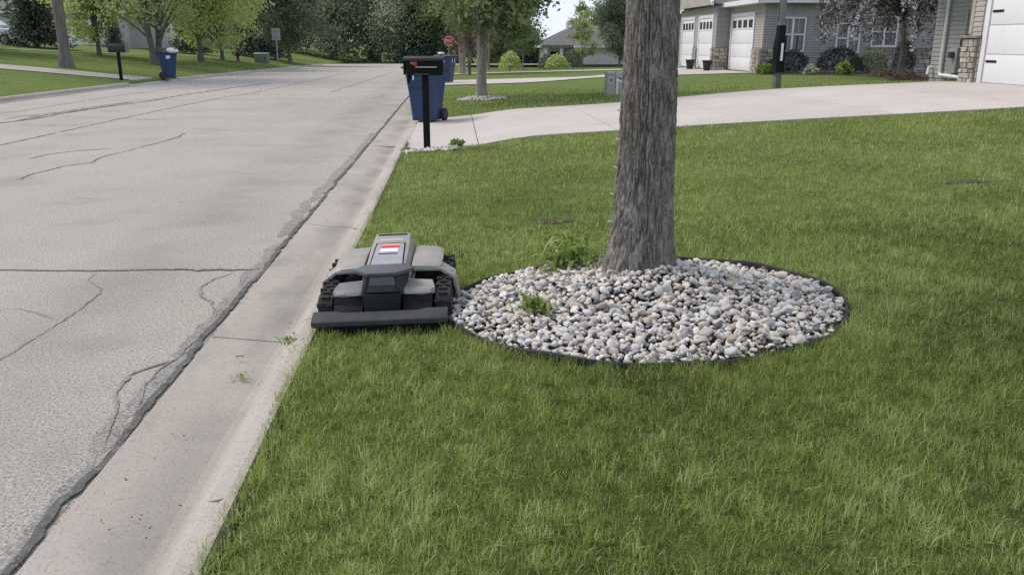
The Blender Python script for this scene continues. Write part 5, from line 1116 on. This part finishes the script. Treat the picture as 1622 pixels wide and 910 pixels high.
bush('shrub', 6.3, 53.5, 0.70, 0.85, G['bright'], 'round yellow green bush in front of the bungalow porch', 1300, 0.12, 2)
bush('shrub', 5.85, 55.0, 0.5, 0.95, G['dark'], 'dark green bush behind the yellow bush by the bungalow porch', 800, 0.12, 3)
bush('shrub', 7.45, 54.6, 0.62, 1.15, G['dark'], 'clipped dark green bush at the foot of the slender pale tree', 1300, 0.11, 4)
bush('shrub', 11.1, 53.0, 0.45, 0.7, G['dark'], 'small dark bush at the right end of the bungalow wall', 600, 0.11, 5)
bush('shrub', 13.85, 35.1, 0.72, 0.95, G['yew'], 'dark clipped yew under the double window of the neighbouring house', 2600, 0.07, 6)
bush('shrub', 12.9, 34.8, 0.40, 0.55, G['yew'], 'small dark shrub behind the lamp post sleeve', 900, 0.07, 7)
bush('shrub', 15.6, 34.6, 0.95, 1.05, G['yew'], 'wide dark purplish shrub along the neighbouring wall', 2600, 0.08, 8)
bush('shrub', 16.9, 34.4, 0.65, 0.95, G['dark'], 'dark green shrub under the second window of the neighbouring house', 1700, 0.08, 9)
bush('shrub', 17.2, 32.5, 0.42, 1.35, G['yew'], 'upright dark evergreen left of the weeping blossom tree', 1800, 0.07, 10)
bush('shrub', 17.1, 29.4, 0.55, 1.95, G['yew'], 'tall dark columnar evergreen right of the weeping blossom tree', 2600, 0.07, 11)
bush('hosta', 12.45, 34.3, 0.36, 0.36, G['weed'], 'yellow green hosta at the corner stones of the neighbouring house', 260, 0.16, 12)
bush('hosta', 14.05, 33.6, 0.26, 0.32, G['grey'], 'pale green hosta right of the clipped yew', 200, 0.14, 13)
bush('hosta', 15.1, 33.0, 0.28, 0.42, G['weed'], 'bright green hosta in front of the purplish shrub', 240, 0.16, 14)
for k, (x, y, lb) in enumerate(((15.9, 31.6, 'low brown perennial clump left of the weeping tree'), (16.5, 31.3, 'low brown perennial clump beside the evergreen'), (14.9, 27.9, 'low rusty perennial clump under the weeping tree'), (17.4, 28.0, 'low dark perennial clump at the right of the weeping tree'))):
    bush('perennial', x, y, 0.42, 0.26, G['brown'], lb, 420, 0.07, 20 + k)
MBx = MB().add([(x, y, gz(x, y) + 0.012) for x, y in ((12.3, 35.9), (12.2, 34.0), (14.5, 32.6), (15.6, 30.8), (14.2, 27.6), (17.6, 27.2), (19.5, 30), (21.5, 35.9))], [(0, 1, 2, 3, 4, 5, 6, 7)]).build('mulch_bed', M['mulch']); tag(MBx, kind='structure')
bush('shrub', 13.2, 48.0, 0.4, 0.45, G['dark'], 'low dark planting left of the farthest garage door', 400, 0.08, 31)

# weeping blossom tree
wt = empty('weeping_tree', (15.25, 29.0, gz(15.25, 29.0)), 0, 'weeping tree with strands of white blossom in front of the neighbouring house', 'tree')
rg = np.random.default_rng(41); paths = [(np.array([[0, 0, -0.1], [0.06, 0.02, 0.8], [-0.04, 0.0, 1.6], [0.0, 0.02, 2.5]]), [0.13, 0.10, 0.085, 0.06])]; BP = []; LP = []
for k in range(150):
    a = rg.random() * 6.283; L = 2.9 * (0.35 + 0.65 * rg.random() ** 0.6); z0 = 2.0 + 0.8 * rg.random(); top = z0 + 0.35 + 0.5 * rg.random(); dz = top - (0.75 + 1.25 * rg.random() ** 0.7) if L > 1.0 else 1.4 + 0.5 * rg.random()
    zend = max(0.75 + 0.5 * rg.random(), top - 1.6 * rg.random() - 0.4)
    c, s_ = math.cos(a), math.sin(a); t = np.linspace(0, 1, 14)[:, None]; P0, P1, P2, P3_ = [np.array(q) for q in ([0, 0, z0], [c * L * 0.5, s_ * L * 0.5, top + 0.4], [c * L, s_ * L, top + 0.1], [c * L * 1.04, s_ * L * 1.04, zend])]
    pp = (1 - t) ** 3 * P0 + 3 * t * (1 - t) ** 2 * P1 + 3 * t * t * (1 - t) * P2 + t ** 3 * P3_
    pp += np.cumsum(rg.normal(0, 0.018, pp.shape), axis=0); paths.append((pp, np.linspace(0.016, 0.004, 14)))
    m = 150; u = rg.random(m) * 13; j = np.minimum(u.astype(int), 12); f = (u - j)[:, None]; q = pp[j] * (1 - f) + pp[j + 1] * f
    if k % 2 == 0: sel = u > 4; BP.append(q[sel][:95] + rg.normal(0, 0.035, (len(q[sel][:95]), 3))); LP.append(q[:40] + rg.normal(0, 0.07, (40, 3)))
    else: LP.append(q + rg.normal(0, 0.085, q.shape))
V, F = tubes_np(paths, 6); np_mesh('trunk', V, [F], M['bark_far'], wt, smooth=True)
BP = np.concatenate(BP); LP = np.concatenate(LP)
V, F, T = leaf_quads(BP, np.full(len(BP), 0.078), rg, rg.random(len(BP)), 0.3, 0.9); np_mesh('blossom', V, [F], G['blossom'], wt, tint=T)
V, F, T = leaf_quads(LP, np.full(len(LP), 0.115), rg, rg.random(len(LP)), 0.8, 0.5); np_mesh('crown', V, [F], G['plum'], wt, tint=T)

# ------------------------------------------------------------------ litter in the gutter and on the road
rg = np.random.default_rng(52); lit = MB()
for k in range(80):
    if k < 45: x, y = rg.uniform(-1.36, -0.98), 2.0 + 12 * rg.random() ** 1.6
    else: x, y = -1.5 - 4 * rg.random(), 2.4 + 14 * rg.random()
    z = (0.004 if x > -1.39 else 0.006) + bz(y); a = rg.random() * 6.28; l, w_ = rg.uniform(0.002, 0.008), rg.uniform(0.0015, 0.004); u = Vector((math.cos(a), math.sin(a), 0)); v = Vector((-u.y, u.x, 0)); c = Vector((x, y, z))
    lit.hex([c - u * l - v * w_, c + u * l * 0.8 - v * w_, c + u * l + v * w_, c - u * l * 0.7 + v * w_, *[q + Vector((0, 0, 0.004)) for q in (c - u * l * .7 - v * w_ * .6, c + u * l * .6 - v * w_ * .6, c + u * l * .7 + v * w_ * .6, c - u * l * .5 + v * w_ * .6)]])
tag(lit.build('leaf_litter', mat('litter', (0.13, 0.11, 0.085), scale=20)), 'dark specks of leaf litter on the gutter and road', 'litter', kind='stuff')
for k, (x, y, a, L, lb) in enumerate(((-0.90, 3.18, 0.3, 0.055, 'small dark twig on the kerb top in the foreground'), (-0.86, 2.62, -0.4, 0.06, 'thin dark twig at the lawn edge near the bottom of view'), (-0.80, 6.95, 2.2, 0.13, 'forked dark twig on the kerb behind the mower'), (-1.18, 4.28, -0.5, 0.06, 'bent dark twig in the gutter left of the mower'))):
    z = (0.06 if x > -0.92 else 0.006) + (0.04 if x > -0.87 else 0)
    tw = MB().tube([(0, 0, 0.004), (L * 0.5, L * 0.08, 0.012), (L, 0, 0.008)], [0.0035, 0.003, 0.0015], 5); tw.tube([(L * 0.5, L * 0.08, 0.012), (L * 0.75, L * 0.35, 0.016)], [0.0025, 0.001], 5)
    o = tw.build('twig', M['bark_far']); o.location = (x, y, z); o.rotation_euler = (0, 0, a); tag(o, lb, 'twig')
sc_ = MB().add([(0, 0, 0), (0.035, 0.008, 0.004), (0.04, 0.03, 0.012), (0.018, 0.04, 0.004), (-0.004, 0.022, 0.010), (0.018, 0.02, 0.014)], [(0, 1, 5), (1, 2, 5), (2, 3, 5), (3, 4, 5), (4, 0, 5)]).build('paper_scrap', M['white']); sc_.location = (-0.90, 2.21, 0.06); tag(sc_, 'white paper scrap on the kerb at the bottom of view', 'paper')


rg = np.random.default_rng(88); n = 420; cx_ = np.clip(rg.normal(-0.80, 0.07, n), -1.05, -0.72); cy_ = 3.3 + 1.05 * rg.random(n) ** 0.5
pz = np.interp(cx_, [q[0] for q in PROF], [q[1] for q in PROF]); P = np.c_[cx_, cy_, np.where(cx_ > -0.775, ground(cx_, cy_) + 0.02, pz) + 0.004]
V, F, T = leaf_quads(P, np.full(n, 0.022), rg, np.where(rg.random(n) < 0.5, 0.95, 0.4), 0.0, 0.12); V[:, 2] = np.repeat(P[:, 2], 4) + 0.25 * (V[:, 2] - np.repeat(P[:, 2], 4)) + 0.003
tag(np_mesh('grass_clippings', V, [F], M['grass'], tint=T), 'scattered dry grass clippings on the kerb edge in front of the mower', 'clippings', kind='stuff')
